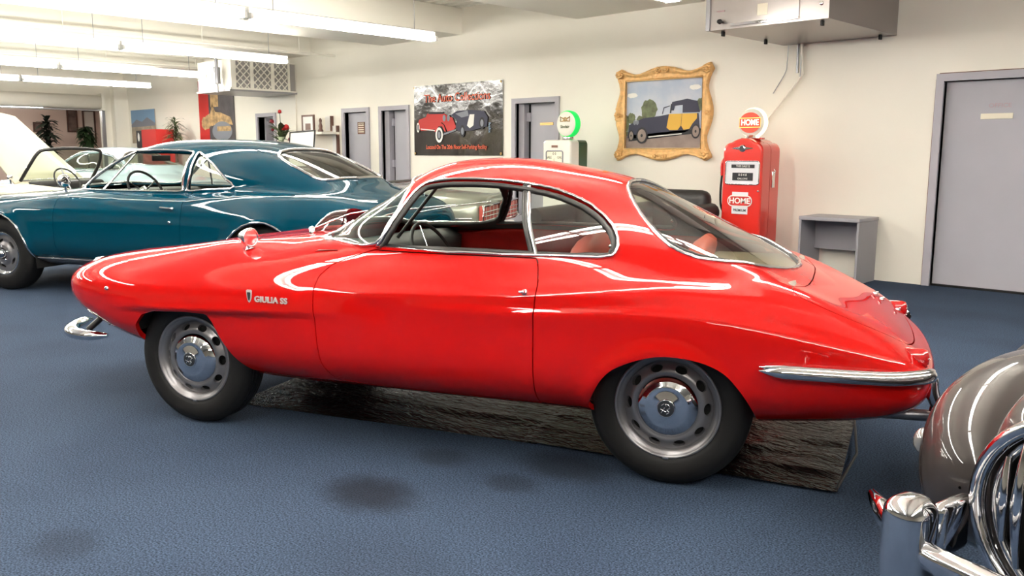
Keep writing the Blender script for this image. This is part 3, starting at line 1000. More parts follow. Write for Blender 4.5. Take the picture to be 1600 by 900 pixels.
        a2 = a + np.array([-.020, 0, 0]); b2 = b + np.array([-.020, 0, 0]); m2 = mid + np.array([-.020, 0, 0]); yy = .010 if sgn > 0 else -.010
        for q in (a2, b2, m2): q[1] += yy
        MB().tube([tuple(q) for q in spline([a2, m2, b2], 6)], .013, 8).build('door_glass_frame', 'black_trim', car)
        # catch on the quarter window
        p = sm.side(-.232, .935, sgn, -.012)
        MB().sphere(p, .008, 6, 1.2, .8, 1.0).build('window_catch', 'chrome', car)
        # belt moulding under the door glass
    def wsp(a, b, off):
        # point on the windscreen edge
        D = (sm.p[:, 1] + a) ** 2 + (sm.p[:, 2] - b) ** 2
        p, n_ = sm._near(D, sm.p[:, 0] < -.9)
        return p + n_ * off
    ring(wsl, wsp, .009, 'windscreen_trim', car, off=.002)
    ring(wsl, wsp, .013, 'windscreen_rubber', car, 'black_rubber', off=-.010)
    ring(rgl, lambda a, b, o: sm.top(a, b, o, .7), .008, 'rear_window_trim', car, off=.003)
    ring([(a * .0 + a, b * .965) for a, b in rgl], lambda a, b, o: sm.top(a, b, o, .7), .010, 'rear_window_rubber', car, 'black_rubber', off=-.007)
    # ---- arches lining, underside and interior
    for sgn in (1, -1):
        for (cx, rr) in ((-2.20, .335), (0.02, .32)):
            mb = MB()
            y0, y1 = (-.72, -.38) if sgn > 0 else (.38, .72)
            n = 20
            vs = []
            for k in range(n + 1):
                a = PI * k / n
                for yv in (y0, y1):
                    vs.append((cx + rr * math.cos(a), yv, .44 + rr * math.sin(a) * .50))
            fs = [(2 * k, 2 * k + 1, 2 * k + 3, 2 * k + 2) for k in range(n)]
            mb.add(vs, fs)
            yb = y1 if sgn > 0 else y0
            mb.add([(cx + rr * math.cos(PI * k / n), yb, .44 + rr * math.sin(PI * k / n) * .50) for k in range(n + 1)], [tuple(range(n + 1))])
            mb.build('wheel_well', 'dark_cavity', car)
    ub = MB()
    ub.box(-1.88, -.36, -.64, .64, .275, .295)
    ub.box(-3.0, -2.55, -.42, .42, .38, .41)
    ub.box(-2.6, .40, -.30, .30, .235, .30)
    ub.box(.34, .80, -.45, .45, .345, .37)
    ub.build('underbody', 'dark_cavity', car)
    # lining of the greenhouse and of the doors: the same surface further in
    cab = sh.clip(np.minimum.reduce([z(sh) - .868, u(sh) + 1.62, .30 - u(sh)]))
    for key, grow in (('ws', .004), ('rg', .004), ('win', .014)):
        cab = cab.clip(-(G(cab)[key]) - grow * -1 * 0 + 0.0)
    cab.cut = []
    cab.mesh('roof_lining', 'black_trim', car, offset=-.024, flip=True)
    for sgn in (1, -1):
        dp = sh.clip(np.minimum.reduce([np.where(v(sh) * sgn > 0, 1, BIG), .868 - z(sh), z(sh) - .26, u(sh) + 1.62, .30 - u(sh)]))
        dp = dp.clip(-(side(dp, rarch)) + .0)
        dp.cut = []
        dp.mesh('door_lining', 'red_leather', car, offset=-.035, flip=True)
    it = MB()
    it.box(-1.75, -.36, -.64, .64, .30, .32); it.box(-.36, .40, -.36, .36, .30, .32)
    it.build('cabin_floor', 'black_trim', car)
    it = MB()
    it.rbox(-.02, .46, -.56, .56, .60, .80, .05)
    it.build('parcel_shelf', 'shelf_grey', car)
    MB().box(-1.80, -1.76, -.58, .58, .25, .80).build('bulkhead', 'dark_cavity', car)
    # seats
    def seat(uc, vc, rear=False, top=.90):
        s = bpy.data.objects.new('seat', None); C.objects.link(s); s.parent = car; s.location = (uc, -vc, 0)
        w = .25
        mb = MB()
        mb.rbox(-.30, .22, -w, w, .30, .46, .06, 4)
        mb.build('seat_cushion', 'red_leather', s)
        mb = MB()
        # reclined, round-topped backrest
        prof = [(0, 0), (-.02, .1), (.02, .3), (.10, top - .42), (.16, top - .40)]
        N = 18
        vs = []; 
        secs = []
        for k in range(N + 1):
            t = k / N
            zz = .38 + (top - .38) * t
            hw = w * (1 - .35 * max(0, (t - .55) / .45) ** 2.2) if t < 1 else w * .5
            if t > .9: hw *= math.sqrt(max(.08, 1 - ((t - .9) / .1) ** 2 * .7))
            th = .055 * math.sqrt(max(.05, 1 - max(0, (t - .85) / .15) ** 2))
            xc = .10 + .16 * t
            ring_ = []
            for j in range(20):
                a = 2 * PI * j / 20
                ring_.append((xc + th * math.copysign(abs(math.cos(a)) ** .7, math.cos(a)), hw * math.copysign(abs(math.sin(a)) ** .6, math.sin(a)), zz))
            secs.append(ring_)
        vs = [q for r_ in secs for q in r_]
        fs = [(i * 20 + j, i * 20 + (j + 1) % 20, (i + 1) * 20 + (j + 1) % 20, (i + 1) * 20 + j) for i in range(N) for j in range(20)]
        fs.append(tuple(range(N * 20, N * 20 + 20)))
        mb.add(vs, fs, True)
        mb.build('seat_back', 'pale_red_leather', s)
        return s
    seat(-.64, .33, top=.955)
    seat(-.63, -.34, top=.86)
    seat(-.26, -.30, top=.90).name = 'rear_seat'
    # dashboard
    N = 24
    vs = []; fs = []
    prof = [(-1.72, .84), (-1.64, .880), (-1.54, .885), (-1.47, .870), (-1.435, .84), (-1.44, .76), (-1.50, .70), (-1.65, .66)]
    m = len(prof)
    for k in range(N + 1):
        yv = -.655 + 1.31 * k / N
        cow = .018 * math.exp(-((yv + .34) / .17) ** 2)
        sh_ = .16 * (abs(yv) / .66) ** 3
        for (a, b) in prof:
            vs.append((a + sh_ * .6 if a < -1.5 else a, yv, b + (cow if b > .8 else 0) - .02))
    for k in range(N):
        for j in range(m - 1):
            fs.append((k * m + j, (k + 1) * m + j, (k + 1) * m + j + 1, k * m + j + 1))
    MB().add(vs, fs, True).build('dashboard', 'dash_black', car)
    # steering wheel
    stw = bpy.data.objects.new('steering_wheel', None); C.objects.link(stw); stw.parent = car
    stw.location = (-1.12, -.34, .80); stw.rotation_euler = (0, R(62), 0)
    rim_pts = [(.185 * math.cos(a), .185 * math.sin(a), 0) for a in np.linspace(0, 2 * PI, 49)[:-1]]
    MB().tube(rim_pts, .0085, 8, closed=True).build('wheel_rim', 'black_rubber', stw)
    mb = MB()
    for a in (R(90), R(270), R(0), R(180)):
        mb.tube([(.03 * math.cos(a), .03 * math.sin(a), -.02), (.182 * math.cos(a), .182 * math.sin(a), 0)], .006, 6, flat=.5)
    mb.lathe([(.0, .012), (.025, .008), (.032, -.01), (.03, -.04)], 24)
    mb.build('spokes', 'chrome', stw)
    MB().tube([(0, 0, -.03), (0, 0, -.34)], .016, 10).build('steering_column', 'black_trim', stw)
    # interior mirror and rod
    mm = MB(); mm.tube([(-1.50, .0, .86), (-1.24, .02, 1.17)], .009, 6)
    mm.build('mirror_rod', 'black_trim', car)
    MB().rbox(-1.245, -1.225, -.11, .11, 1.165, 1.205, .01).build('rear_view_mirror', 'black_trim', car)
    # ---- bumpers: two corner bars at the rear
    for sgn in (1, -1):
        pts = []
        for uu in np.linspace(.345, .84, 12):
            q = sm.side(uu, .53, sgn, .016); q[2] = .530 - (uu - .345) * .028; pts.append(q)
        pts += [np.array([.893, -sgn * .645, .515]), np.array([.920, -sgn * .595, .512])]
        path = spline(pts, 4)
        rr = np.full(len(path), .024); k = 8
        for i in range(k): rr[i] = .024 * math.sin(PI / 2 * (i + .35) / k)
        rr[-1] = .014; rr[-2] = .021
        bo = MB().tube(path, rr, 14, up=(0, 0, 1)).build('rear_bumper', 'chrome', car)
        MB().tube(path + np.array([0, 0, .014]), rr * .62, 12).build('bumper_bead', 'chrome', bo)
    for sgn in (1, -1):
        o_ = MB()
        secs = [(.51, .90, .018), (.475, .925, .028), (.43, .930, .032), (.385, .945, .028), (.355, .935, .016)]
        vs = []; K_ = 14
        cpts = [(x_, -sgn * .50, z_) for z_, x_, r_ in secs]
        o_.tube([tuple(q) for q in spline(cpts, 4)], np.interp(np.linspace(0, 4, 17), range(5), [s_[2] for s_ in secs]), 14, flat=.8)
        o_.build('overrider', 'chrome', car)
    # front bumper blades
    for sgn in (1, -1):
        P_ = [(-2.93, .50, .345), (-3.02, .535, .345), (-3.12, .53, .350), (-3.21, .46, .356), (-3.27, .34, .362), (-3.29, .25, .365)]
        path = spline([(a, -sgn * b, c) for a, b, c in P_], 4)
        rr = np.interp(np.linspace(0, 1, len(path)), [0, .12, .5, .85, 1], [.012, .026, .036, .028, .008])
        MB().tube(path, rr * 1.15, 14, flat=.80, up=(0, 0, 1)).build('front_bumper', 'chrome', car)
        MB().tube([(-3.08, -sgn * .48, .360), (-3.0, -sgn * .42, .45)], .016, 8).build('bumper_bracket', 'black_trim', car)
        mk = MB(); 
        for a_, b_, r_ in ((-3.02, .405, .018), (-2.96, .392, .014), (-3.06, .43, .016)):
            q = sm.side(a_, b_ + .02, sgn, .004); mk.sphere(q, r_, 6, 1.3, .5, .8)
        mk.build('grille_moulding', 'chrome', car)
    # central shield grille, headlamps and side intakes on the nose
    def nose(vq, zq, off=0.0):
        D = (sm.p[:, 1] + vq) ** 2 + (sm.p[:, 2] - zq) ** 2
        p, n_ = sm._near(D, sm.p[:, 0] < -2.6)
        return p + n_ * off, n_
    for sgn in (1, -1):
        p, n_ = nose(sgn * .33, .63, -.085)
        m4 = along(p, p + np.array([-.1, 0, .0]))
        MB().lathe([(.0, .052), (.04, .048), (.07, .034), (.085, .012), (.088, 0)], 32, m4).build('headlamp', 'lamp_glass', car)
        MB().lathe([(.086, .0), (.096, .012), (.102, .004), (.104, -.03)], 32, m4).build('headlamp_bezel', 'chrome', car)
        p, n_ = nose(sgn * .24, .60, .0)
        MB().tube([nose(sgn * a_, .60 + b_, .004)[0] for a_, b_ in ((.14, .012), (.20, .02), (.28, .02), (.31, 0), (.28, -.022), (.20, -.022), (.14, -.012))], .006, 6, closed=True).build('intake_trim', 'chrome', car)
        # side marker
        p = sm.side(-2.676, .640, sgn, .004)
        MB().sphere(p, .011, 8, 1.2, .7, .9).build('side_marker', 'chrome', car)
    gp = [nose(a_, b_, .006)[0] for a_, b_ in ((0, .665), (.07, .66), (.075, .60), (.05, .54), (0, .50), (-.05, .54), (-.075, .60), (-.07, .66))]
    MB().tube(gp, .009, 6, closed=True).build('shield_grille', 'chrome', car)
    # ---- tail lamps
    for sgn in (1, -1):
        t_ = MB()
        t_.lathe([(.001, .040), (.014, .039), (.026, .032), (.030, .016), (.030, -.04)], 20, Matrix.Translation((.868, -sgn * .545, .558)) @ Euler((0, PI / 2, 0)).to_matrix().to_4x4() @ Matrix.Diagonal((1.25, .8, 1, 1)))
        tl = t_.build('tail_lamp', 'red_lens', car)
        MB().rbox(.901, .9095, -sgn * .545 - .020, -sgn * .545 + .020, .5605, .5645, .001).build('lamp_line', 'chrome', tl)
    # lid hinge ornaments / number plate lamp
    for a_, b_ in ((.748, -.20), (.772, -.13), (.838, -.17)):
        q = sm.top(a_, b_, .008)
        hb = MB(); hb.sphere(q, .008, 8, 1.2, 1.4, .7); hb.tube([q + np.array([-.012, 0, .003]), q + np.array([.010, .016, .006])], .0035, 6)
        hb.build('lid_fitting', 'chrome', car)
    # ---- exhaust
    ex = MB(); ex.tube([(.30, -.44, .27), (.70, -.44, .315), (.985, -.44, .325)], .022, 14, caps=False)
    ex.tube([(.30, -.44, .27), (.70, -.44, .315), (.982, -.44, .325)], .018, 14, caps=False)
    ex.build('exhaust_pipe', 'satin_metal', car)
    # ---- badges on the wing
    p0 = sm.side(-1.80, .662, 1, .002)
    shd = [(-.014, .026), (-.010, .030), (.010, .030), (.014, .026), (.011, -.004), (.006, -.020), (0, -.027), (-.006, -.020), (-.011, -.004)]
    m4 = Matrix.Translation(p0) @ Matrix(((1, 0, 0, 0), (0, 0, -1, 0), (0, 1, 0, 0), (0, 0, 0, 1)))
    b_ = MB().prism(shd, .004, m4).build('crest_badge', 'bright_metal', car)
    MB().prism([(x_ * .62, y_ * .66) for x_, y_ in shd], .0055, m4).build('crest_centre', 'badge_dark', b_)
    q0 = sm.side(-1.685, .655, 1, .003); q1 = sm.side(-1.60, .652, 1, .003)
    ang = math.atan2(q1[1] - q0[1], q1[0] - q0[0])
    text('model_script', 'GIULIA SS', .036, tuple(q0 + np.array([0, -.002, 0])), (PI / 2, 0, ang), 'bright_metal', car, .0025, sx=1.05, weight=.0008, space=1.05)
    # ---- bonnet scoop deflector and wipers
    N = 16
    vs = []; fs = []
    for k in range(N + 1):
        t = k / N
        a = -1 + 2 * t
        for j in range(7):
            s_ = j / 6
            vv = a * (.17 - .03 * s_)
            q = sm.top(-1.93 + .17 * s_ + .05 * a * a, vv + .0, 0)
            hgt = .105 * math.sqrt(max(0, 1 - a * a)) * (1 - (1 - s_) ** 2 * .15) * (1 - s_ * .12)
            vs.append((q[0], q[1], q[2] + hgt * math.sin(min(1, s_ * 1.5 + .28) * PI / 2)))
    for k in range(N):
        for j in range(6): fs.append((k * 7 + j, (k + 1) * 7 + j, (k + 1) * 7 + j + 1, k * 7 + j + 1))
    MB().add(vs, fs, True).build('bonnet_deflector', 'red_plexi', hood_o)
    for v0, v1 in ((.28, -.10), (-.20, -.52)):
        a = sm.top(-1.815, v0, .02); 
        b = wsp(v1, .965 + .02, .02)
        mb = MB(); mb.lathe([(.0, .014), (.014, .010), (.016, -.02)], 12, Matrix.Translation(a))
        mb.tube([a, (a + b) / 2 + np.array([-.01, 0, .02]), b], .004, 6)
        c0 = wsp(v1 + .16, .955, .010); c1 = wsp(v1 - .10, 1.01, .010)
        mb.tube([c0, (c0 + c1) / 2 + np.array([-.006, 0, .004]), c1], .005, 6, flat=.6)
        mb.build('wiper', 'chrome', car)
    # ---- wing mirror: bullet housing on a short stem
    q = sm.side(-1.91, .838, 1, .0)
    q = np.array([-1.945, -.60, sm.top(-1.945, .60, 0)[2]])
    mr = bpy.data.objects.new('wing_mirror', None); C.objects.link(mr); mr.parent = car; mr.location = q; mr.rotation_euler = (0, 0, R(-14))
    hb = MB()
    hb.lathe([(.0, -.075), (.010, -.072), (.024, -.050), (.036, -.022), (.043, 0), (.044, .012), (.040, .016), (.037, .010)], 28, Matrix.Translation((0, 0, .052)) @ Euler((0, PI / 2, 0)).to_matrix().to_4x4())
    hb.build('mirror_housing', 'chrome', mr)
    MB().tube([(.0, 0, -.004), (-.006, 0, .014)], [.020, .010], 12).build('mirror_stem', 'chrome', mr)
    MB().lathe([(.0, .009), (.038, .009)], 28, Matrix.Translation((0, 0, .052)) @ Euler((0, PI / 2, 0)).to_matrix().to_4x4()).build('mirror_glass', 'chrome', mr)
    # ---- wheels
    for sgn in (1, -1):
        make_wheel(car, (-2.25, -sgn * .585, .316), face=-1 if sgn > 0 else 1)
        make_wheel(car, (0, -sgn * .585, .318), face=-1 if sgn > 0 else 1)
    return car
build_red()
# ------------------------------------------------------------------ the blue hardtop
BLUE_BODY = [
 (-1.10, 0.00, .60, .62, .58, 3, 3), (-1.09, .55, .60, .74, .45, 3.5, 3), (-1.05, .80, .60, .80, .36, 4, 3), (-.90, .90, .60, .83, .30, 4.2, 3),
 (-.45, .935, .60, .885, .25, 4.2, 3.2), (.10, .945, .60, .925, .22, 4.2, 3.4), (.60, .950, .60, .965, .21, 4.2, 3.4), (1.20, .950, .60, .975, .21, 4.2, 3.4),
 (1.90, .950, .60, .975, .21, 4.2, 3.4), (2.40, .952, .60, 1.010, .21, 3.8, 3.4), (2.85, .950, .60, 1.010, .22, 3.6, 3.4), (3.20, .94, .60, .985, .24, 3.6, 3.2), (3.50, .92, .60, .925, .28, 3.8, 3.0),
 (3.66, .89, .60, .86, .32, 4, 3.0), (3.73, .83, .59, .80, .36, 4, 3.0), (3.76, .50, .585, .70, .42, 3.5, 3.0), (3.77, 0, .58, .60, .56, 3, 3)]
BLUE_CABIN = [
 (.36, .02, .92, .90, 2.6, .03), (.46, .38, .975, .90, 2.8, .03), (.60, .60, 1.04, .90, 3, .03), (.85, .70, 1.175, .90, 3.2, .03), (1.08, .725, 1.300, .90, 3.2, .03), (1.25, .73, 1.362, .90, 3.2, .03),
 (1.65, .735, 1.402, .90, 3.2, .03), (2.10, .735, 1.396, .90, 3.2, .03), (2.42, .73, 1.362, .90, 3.2, .04), (2.62, .725, 1.310, .90, 3.2, .05), (2.80, .715, 1.238, .90, 3.2, .06), (3.0, .70, 1.140, .90, 3.2, .06),
 (3.15, .68, 1.062, .88, 3.0, .05), (3.30, .62, .985, .86, 2.8, .05), (3.45, .40, .92, .84, 2.4, .05), (3.55, .05, .86, .82, 2.4, .04)]
def blue_detail(U, V, Z):
    a = np.abs(V)
    zc = np.interp(U, [-1, .6, 2.0, 2.6, 3.35, 4.1], [.83, .872, .858, .912, .908, .80])
    # coke-bottle shoulder line: a soft crease
    k = np.exp(-((Z - zc) / .03) ** 2) * sstep(.4, .6, a)
    V = V + np.sign(V) * .012 * k
    # wheel-opening flare
    for uw in (-.13, 2.79):
        q = np.sqrt((U - uw) ** 2 + (Z - .33) ** 2)
        V = V + np.sign(V) * .014 * np.exp(-((q - .40) / .05) ** 2) * (Z > .2)
    return U, V, Z

def car_core(name, loc, rz, label, body, cabin, detail, paint, windows, doors, arches, wsl, rgl, wheels, trim='chrome', nu=260, nphi=180, gl='clear_glass', lining='black_trim', tyre=(.345, .19, .19), wcut=.9, wheel_face=(1, -1), glassless=()):
    """body with arches, doors, glass and their trims; returns root, sheet, map"""
    car = empty(name, loc, rz, label, 'car')
    U, V, Z = loft(body, cabin, nu, nphi, detail=detail)
    sh = Sheet.grid(U, V, Z); sm = SurfMap(U, V, Z)
    u = lambda s: s.P[:, 0]; v = lambda s: -s.P[:, 1]; z = lambda s: s.P[:, 2]
    BIG = -9.0
    side = lambda s, poly: np.where(np.abs(v(s)) > .25, pdist(u(s), z(s), poly), BIG)
    fws = lambda s: np.where(u(s) < wcut, pdist(v(s), z(s), wsl), BIG)
    frg = lambda s: np.where(z(s) > .8, pdist(u(s), v(s), rgl), BIG)
    cur = sh
    for a in arches: cur = cur.clip(-side(cur, a))
    if wsl: cur = cur.clip(-fws(cur))
    if rgl: cur = cur.clip(-frg(cur))
    for w_ in windows: cur = cur.clip(-side(cur, w_))
    for d_ in doors: cur = cur.clip(-side(cur, d_) - .003)
    cur.mesh('body_shell', paint, car, flange=.02)
    for sgn in (1, -1):
        for d_ in doors:
            q = sh.clip(np.where(v(sh) * sgn > 0, side(sh, d_), BIG) - .003)
            for w_ in windows: q = q.clip(-side(q, w_))
            q.mesh('door', paint, car, flange=.018)
        for wi, w_ in enumerate(windows):
            pts = [sm.side(a, b, sgn, .004) for a, b in spline(w_, 4, True)]
            MB().tube(pts, .011, 8, closed=True).build('window_trim', trim, car)
            if wi not in glassless:
                sh.clip(np.where(v(sh) * sgn > 0, side(sh, w_), BIG)).mesh('side_window', gl, car, offset=-.008)
    if wsl:
        sh.clip(fws(sh)).mesh('windscreen', gl, car, offset=-.004)
        pts = []
        for a, b in wsl:
            D = (sm.p[:, 1] + a) ** 2 + (sm.p[:, 2] - b) ** 2
            p, n_ = sm._near(D, sm.p[:, 0] < wcut); pts.append(p + n_ * .004)
        MB().tube(pts, .013, 8, closed=True).build('windscreen_trim', trim, car)
    if rgl:
        sh.clip(frg(sh)).mesh('rear_window', 'tinted_glass', car, offset=-.004)
        MB().tube([sm.top(a, b, .004, .8) for a, b in rgl], .014, 8, closed=True).build('rear_window_trim', trim, car)
    if cabin is not None:
        lin = sh.clip(np.minimum.reduce([z(sh) - cabin[0][3] - .02, u(sh) - cabin[0][0] - .1, cabin[-1][0] - .1 - u(sh)]))
        for w_ in windows: lin = lin.clip(-side(lin, w_))
        if wsl: lin = lin.clip(-fws(lin))
        if rgl: lin = lin.clip(-frg(lin))
        lin.cut = []
        lin.mesh('roof_lining', lining, car, offset=-.03, flip=True)
    for (uw, zw, tr) in wheels:
        for sgn in (1, -1):
            wy = -sgn * tr
            mb = MB(); n = 16; y0, y1 = (wy - .16, wy + .22) if sgn > 0 else (wy + .16, wy - .22)
            vs = []
            for k in range(n + 1):
                a = PI * k / n
                vs += [(uw + .43 * math.cos(a), y0 + (.04 if sgn > 0 else -.04), zw - .12 + .48 * math.sin(a)), (uw + .43 * math.cos(a), y1, zw - .12 + .48 * math.sin(a))]
            mb.add(vs, [(2 * k, 2 * k + 1, 2 * k + 3, 2 * k + 2) for k in range(n)])
            mb.add([(uw + .43 * math.cos(PI * k / n), y1, zw - .12 + .48 * math.sin(PI * k / n)) for k in range(n + 1)], [tuple(range(n + 1))])
            mb.build('wheel_well', 'dark_cavity', car)
    return car, sh, sm

def rally_wheel(parent, loc, R_, W, rim, face=-1):
    w = bpy.data.objects.new('wheel', None); C.objects.link(w); w.parent = parent
    w.location = loc; w.rotation_euler = (0, 0, 0 if face < 0 else PI)
    X = Matrix(((1, 0, 0, 0), (0, 0, -1, 0), (0, 1, 0, 0), (0, 0, 0, 1))); hw = W / 2
    prof = [(rim - .012, hw - .02), (rim, hw), (rim + .04, hw + .012), (R_ - .03, hw + .002), (R_ - .006, hw - .02), (R_, hw - .04)]
    MB().lathe(prof + [(r, -h) for r, h in prof[::-1]], 48, X).build('tyre', 'tyre', w)
    MB().lathe([(rim + .004, hw - .002), (rim - .004, hw + .004), (rim - .014, hw - .006), (rim - .03, hw - .012), (rim - .034, hw - .03), (rim - .03, -hw)], 48, X).build('trim_ring', 'chrome', w)
    rr = np.linspace(.05, rim - .03, 16); th = np.linspace(0, 2 * PI, 161)
    RR, TH = np.meshgrid(rr, th, indexing='ij')
    HH = np.interp(RR, [0, .08, .11, .14, rim], [hw + .0, hw - .002, hw - .022, hw - .018, hw - .03])
    sh = Sheet.grid(RR * np.cos(TH), HH, RR * np.sin(TH))
    if sh.N[:, 1].mean() > 0: sh.N = -sh.N; sh.F = [t[::-1] for t in sh.F]
    x, z = sh.P[:, 0], sh.P[:, 2]; g = np.full(len(x), 1e9)
    for k in range(5):
        a = PI / 2 + R(20) + k * R(72); lt = -(x - .125 * math.cos(a)) * math.sin(a) + (z - .125 * math.sin(a)) * math.cos(a); lr = (x - .125 * math.cos(a)) * math.cos(a) + (z - .125 * math.sin(a)) * math.sin(a)
        g = np.minimum(g, np.sqrt((lt / .042) ** 2 + (lr / .015) ** 2) - 1)
    sh.clip(g).mesh('spider', 'wheel_paint', w, flange=.02)
    MB().lathe([(0, hw - .05), (rim - .03, hw - .05)], 32, X).build('brake_drum', 'dark_cavity', w)
    MB().lathe([(0, hw + .045), (.03, hw + .04), (.04, hw + .02), (.045, hw - .005)], 32, X).build('centre_cap', 'chrome', w)
    for k in range(5):
        a = PI / 2 + k * R(72)
        MB().lathe([(0, .02), (.010, .016), (.010, 0)], 8, Matrix.Translation((.068 * math.cos(a), -(hw - .004), .068 * math.sin(a))) @ Euler((PI / 2, 0, 0)).to_matrix().to_4x4()).build('lug_nut', 'chrome', w)
    return w

def arch_poly(uc, zc, r, n=20):
    return [(uc + r, .02)] + [(uc + r * math.cos(PI * k / n), zc + r * math.sin(PI * k / n)) for k in range(n + 1)] + [(uc - r, .02)]

def build_blue():
    door_w = [(.70, .962), (.86, 1.10), (1.07, 1.262), (1.13, 1.290), (1.25, 1.296), (1.60, 1.296), (1.90, 1.284), (1.895, 1.20), (1.865, 1.0), (1.855, .955), (1.60, .950), (1.2, .948), (.80, .950)]
    quarter = [(1.965, 1.277), (2.05, 1.245), (2.16, 1.185), (2.28, 1.09), (2.385, 1.01), (2.375, .985), (2.30, .978), (2.10, .965), (1.92, .958), (1.925, 1.0), (1.955, 1.20)]
    door = [(.62, .93), (.60, .80), (.585, .55), (.585, .345), (1.2, .335), (1.985, .340), (1.99, .55), (2.005, .80), (2.0, .93), (1.9, .98), (.8, .98)]
    ws = [(0, .985), (.3, .975), (.5, .968), (.62, .968), (.66, .99), (.64, 1.06), (.60, 1.18), (.56, 1.262), (.50, 1.290), (.3, 1.315), (0, 1.325)]
    w2 = [tuple(q) for q in spline(ws, 4)]; wsl = w2 + [(-a, b) for a, b in w2[-2:0:-1]]
    rg = [(2.62, 0), (2.625, .3), (2.645, .42), (2.69, .49), (2.80, .53), (2.98, .545), (3.08, .53), (3.13, .47), (3.15, .3), (3.16, 0)]
    r2 = [tuple(q) for q in spline(rg, 4)]; rgl = r2 + [(a, -b) for a, b in r2[-2:0:-1]]
    car, sh, sm = car_core('hardtop_coupe', (-9.274, 3.330, 0), R(24), 'dark teal blue hardtop coupe with chrome window trim behind the red coupe', BLUE_BODY, BLUE_CABIN, blue_detail, 'blue_paint',
        [door_w, quarter], [door], [arch_poly(-.13, .34, .385), arch_poly(2.79, .34, .375)], wsl, rgl, [(-.13, .345, .78), (2.79, .345, .78)], glassless=(0,), wcut=1.3)
    for sgn in (1, -1):
        rally_wheel(car, (-.13, -sgn * .79, .345), .345, .19, .20, face=-sgn)
        rally_wheel(car, (2.79, -sgn * .79, .345), .345, .19, .20, face=-sgn)
        # chrome rocker and wheel-lip mouldings
        rk = MB(); 
        vs = []
        for uu in np.linspace(.30, 2.36, 24):
            for zz, off in ((.338, .004), (.33, .016), (.27, .014), (.215, .004)):
                vs.append(sm.side(uu, zz, sgn, off))
        rk.add(vs, [(4 * i + j, 4 * i + j + 1, 4 * i + j + 5, 4 * i + j + 4) for i in range(23) for j in range(3)], True)
        rk.build('rocker_moulding', 'satin_metal', car)
        MB().tube([sm.side(uu, .336, sgn, .014) for uu in np.linspace(.30, 2.36, 24)], .008, 6).build('rocker_bead', 'chrome', car)
        for uw, rr in ((-.13, .392), (2.79, .382)):
            MB().tube([sm.side(uw + rr * math.cos(a), .34 + rr * math.sin(a), sgn, .004) for a in np.linspace(R(-8), R(188), 30)], .010, 6).build('arch_moulding', 'chrome', car)
        # vent pane post, belt moulding, painted shoulder highlight
        a, b = sm.side(1.155, 1.290, sgn, 0), sm.side(.985, .952, sgn, 0)
        MB().tube([a, b], .010, 6).build('vent_post', 'chrome', car)
        pts = [sm.side(uu, float(np.interp(uu, [-.9, .6, 2.0, 2.6, 3.35, 4.05], [.845, .886, .872, .925, .920, .83])), sgn, .004) for uu in np.linspace(-.9, 3.6, 50)]
        MB().tube(pts, .003, 5).build('crease_highlight', 'lamp_housing', car)  # thin white line drawn in for the reflection along the shoulder crease
        # handle and lock
        h = MB(); p = sm.side(1.80, .812, sgn, .022); q = sm.side(1.93, .806, sgn, .022)
        h.tube([p, q], .009, 8); h.sphere(q, .018, 8, 1, 1, .8); h.build('door_handle', 'chrome', car)
        MB().sphere(sm.side(1.885, .70, sgn, .004), .014, 8, 1, .5, 1).build('door_lock', 'chrome', car)
        MB().tube([sm.side(3.60, .55, sgn, .02), np.array([3.77, -sgn * .86, .50]), np.array([3.83, -sgn * .6, .49]), np.array([3.85, 0, .49])], .05, 12, flat=1.3).build('rear_bumper', 'chrome', car)
    # door mirror
    mr = bpy.data.objects.new('door_mirror', None); C.objects.link(mr); mr.parent = car; mr.location = (.63, -.83, .955)
    MB().lathe([(0, -.07), (.03, -.06), (.052, -.02), (.058, .012), (.054, .016), (0, .010)], 24, Matrix.Translation((0, 0, .075)) @ Euler((0, PI / 2, R(-8))).to_matrix().to_4x4()).build('mirror_head', 'chrome', mr)
    MB().tube([(0, .02, -.03), (0, 0, .06)], .012, 8).build('mirror_stem', 'chrome', mr)
    # windscreen header bars and interior
    MB().rbox(.50, .92, -.70, .70, .78, .93, .06).build('dashboard', 'dash_black', car)
    stw = bpy.data.objects.new('steering_wheel', None); C.objects.link(stw); stw.parent = car; stw.location = (1.12, -.36, .93); stw.rotation_euler = (0, R(62), 0)
    MB().tube([(.20 * math.cos(a), .20 * math.sin(a), 0) for a in np.linspace(0, 2 * PI, 41)[:-1]], .012, 8, closed=True).build('wheel_rim', 'black_rubber', stw)
    mb = MB()
    for a in (0, R(120), R(240)): mb.tube([(.02 * math.cos(a), .02 * math.sin(a), -.03), (.19 * math.cos(a), .19 * math.sin(a), 0)], .008, 6)
    mb.lathe([(0, .01), (.05, -.01), (.05, -.05), (.02, -.3)], 20); mb.build('spokes', 'chrome', stw)
    MB().box(.4, 3.3, -.78, .78, .30, .34).build('cabin_floor', 'black_trim', car)
    for vv in (.36, -.36):
        MB().rbox(1.45, 1.68, -vv - .28, -vv + .28, .40, .90, .07).build('seat_back', 'black_leather', car)
        MB().rbox(1.02, 1.62, -vv - .28, -vv + .28, .40, .56, .07).build('seat_cushion', 'black_leather', car)
    MB().rbox(2.45, 2.68, -.66, .66, .45, .93, .07).build('rear_seat', 'black_leather', car)
    MB().box(2.65, 3.40, -.60, .60, .88, .90).build('parcel_shelf', 'black_leather', car)
    MB().rbox(.98, 1.0, -.12, .12, 1.20, 1.255, .008).build('rear_view_mirror', 'black_trim', car)
    MB().box(-.9, 3.6, -.55, .55, .24, .40).build('underbody', 'dark_cavity', car)
build_blue()

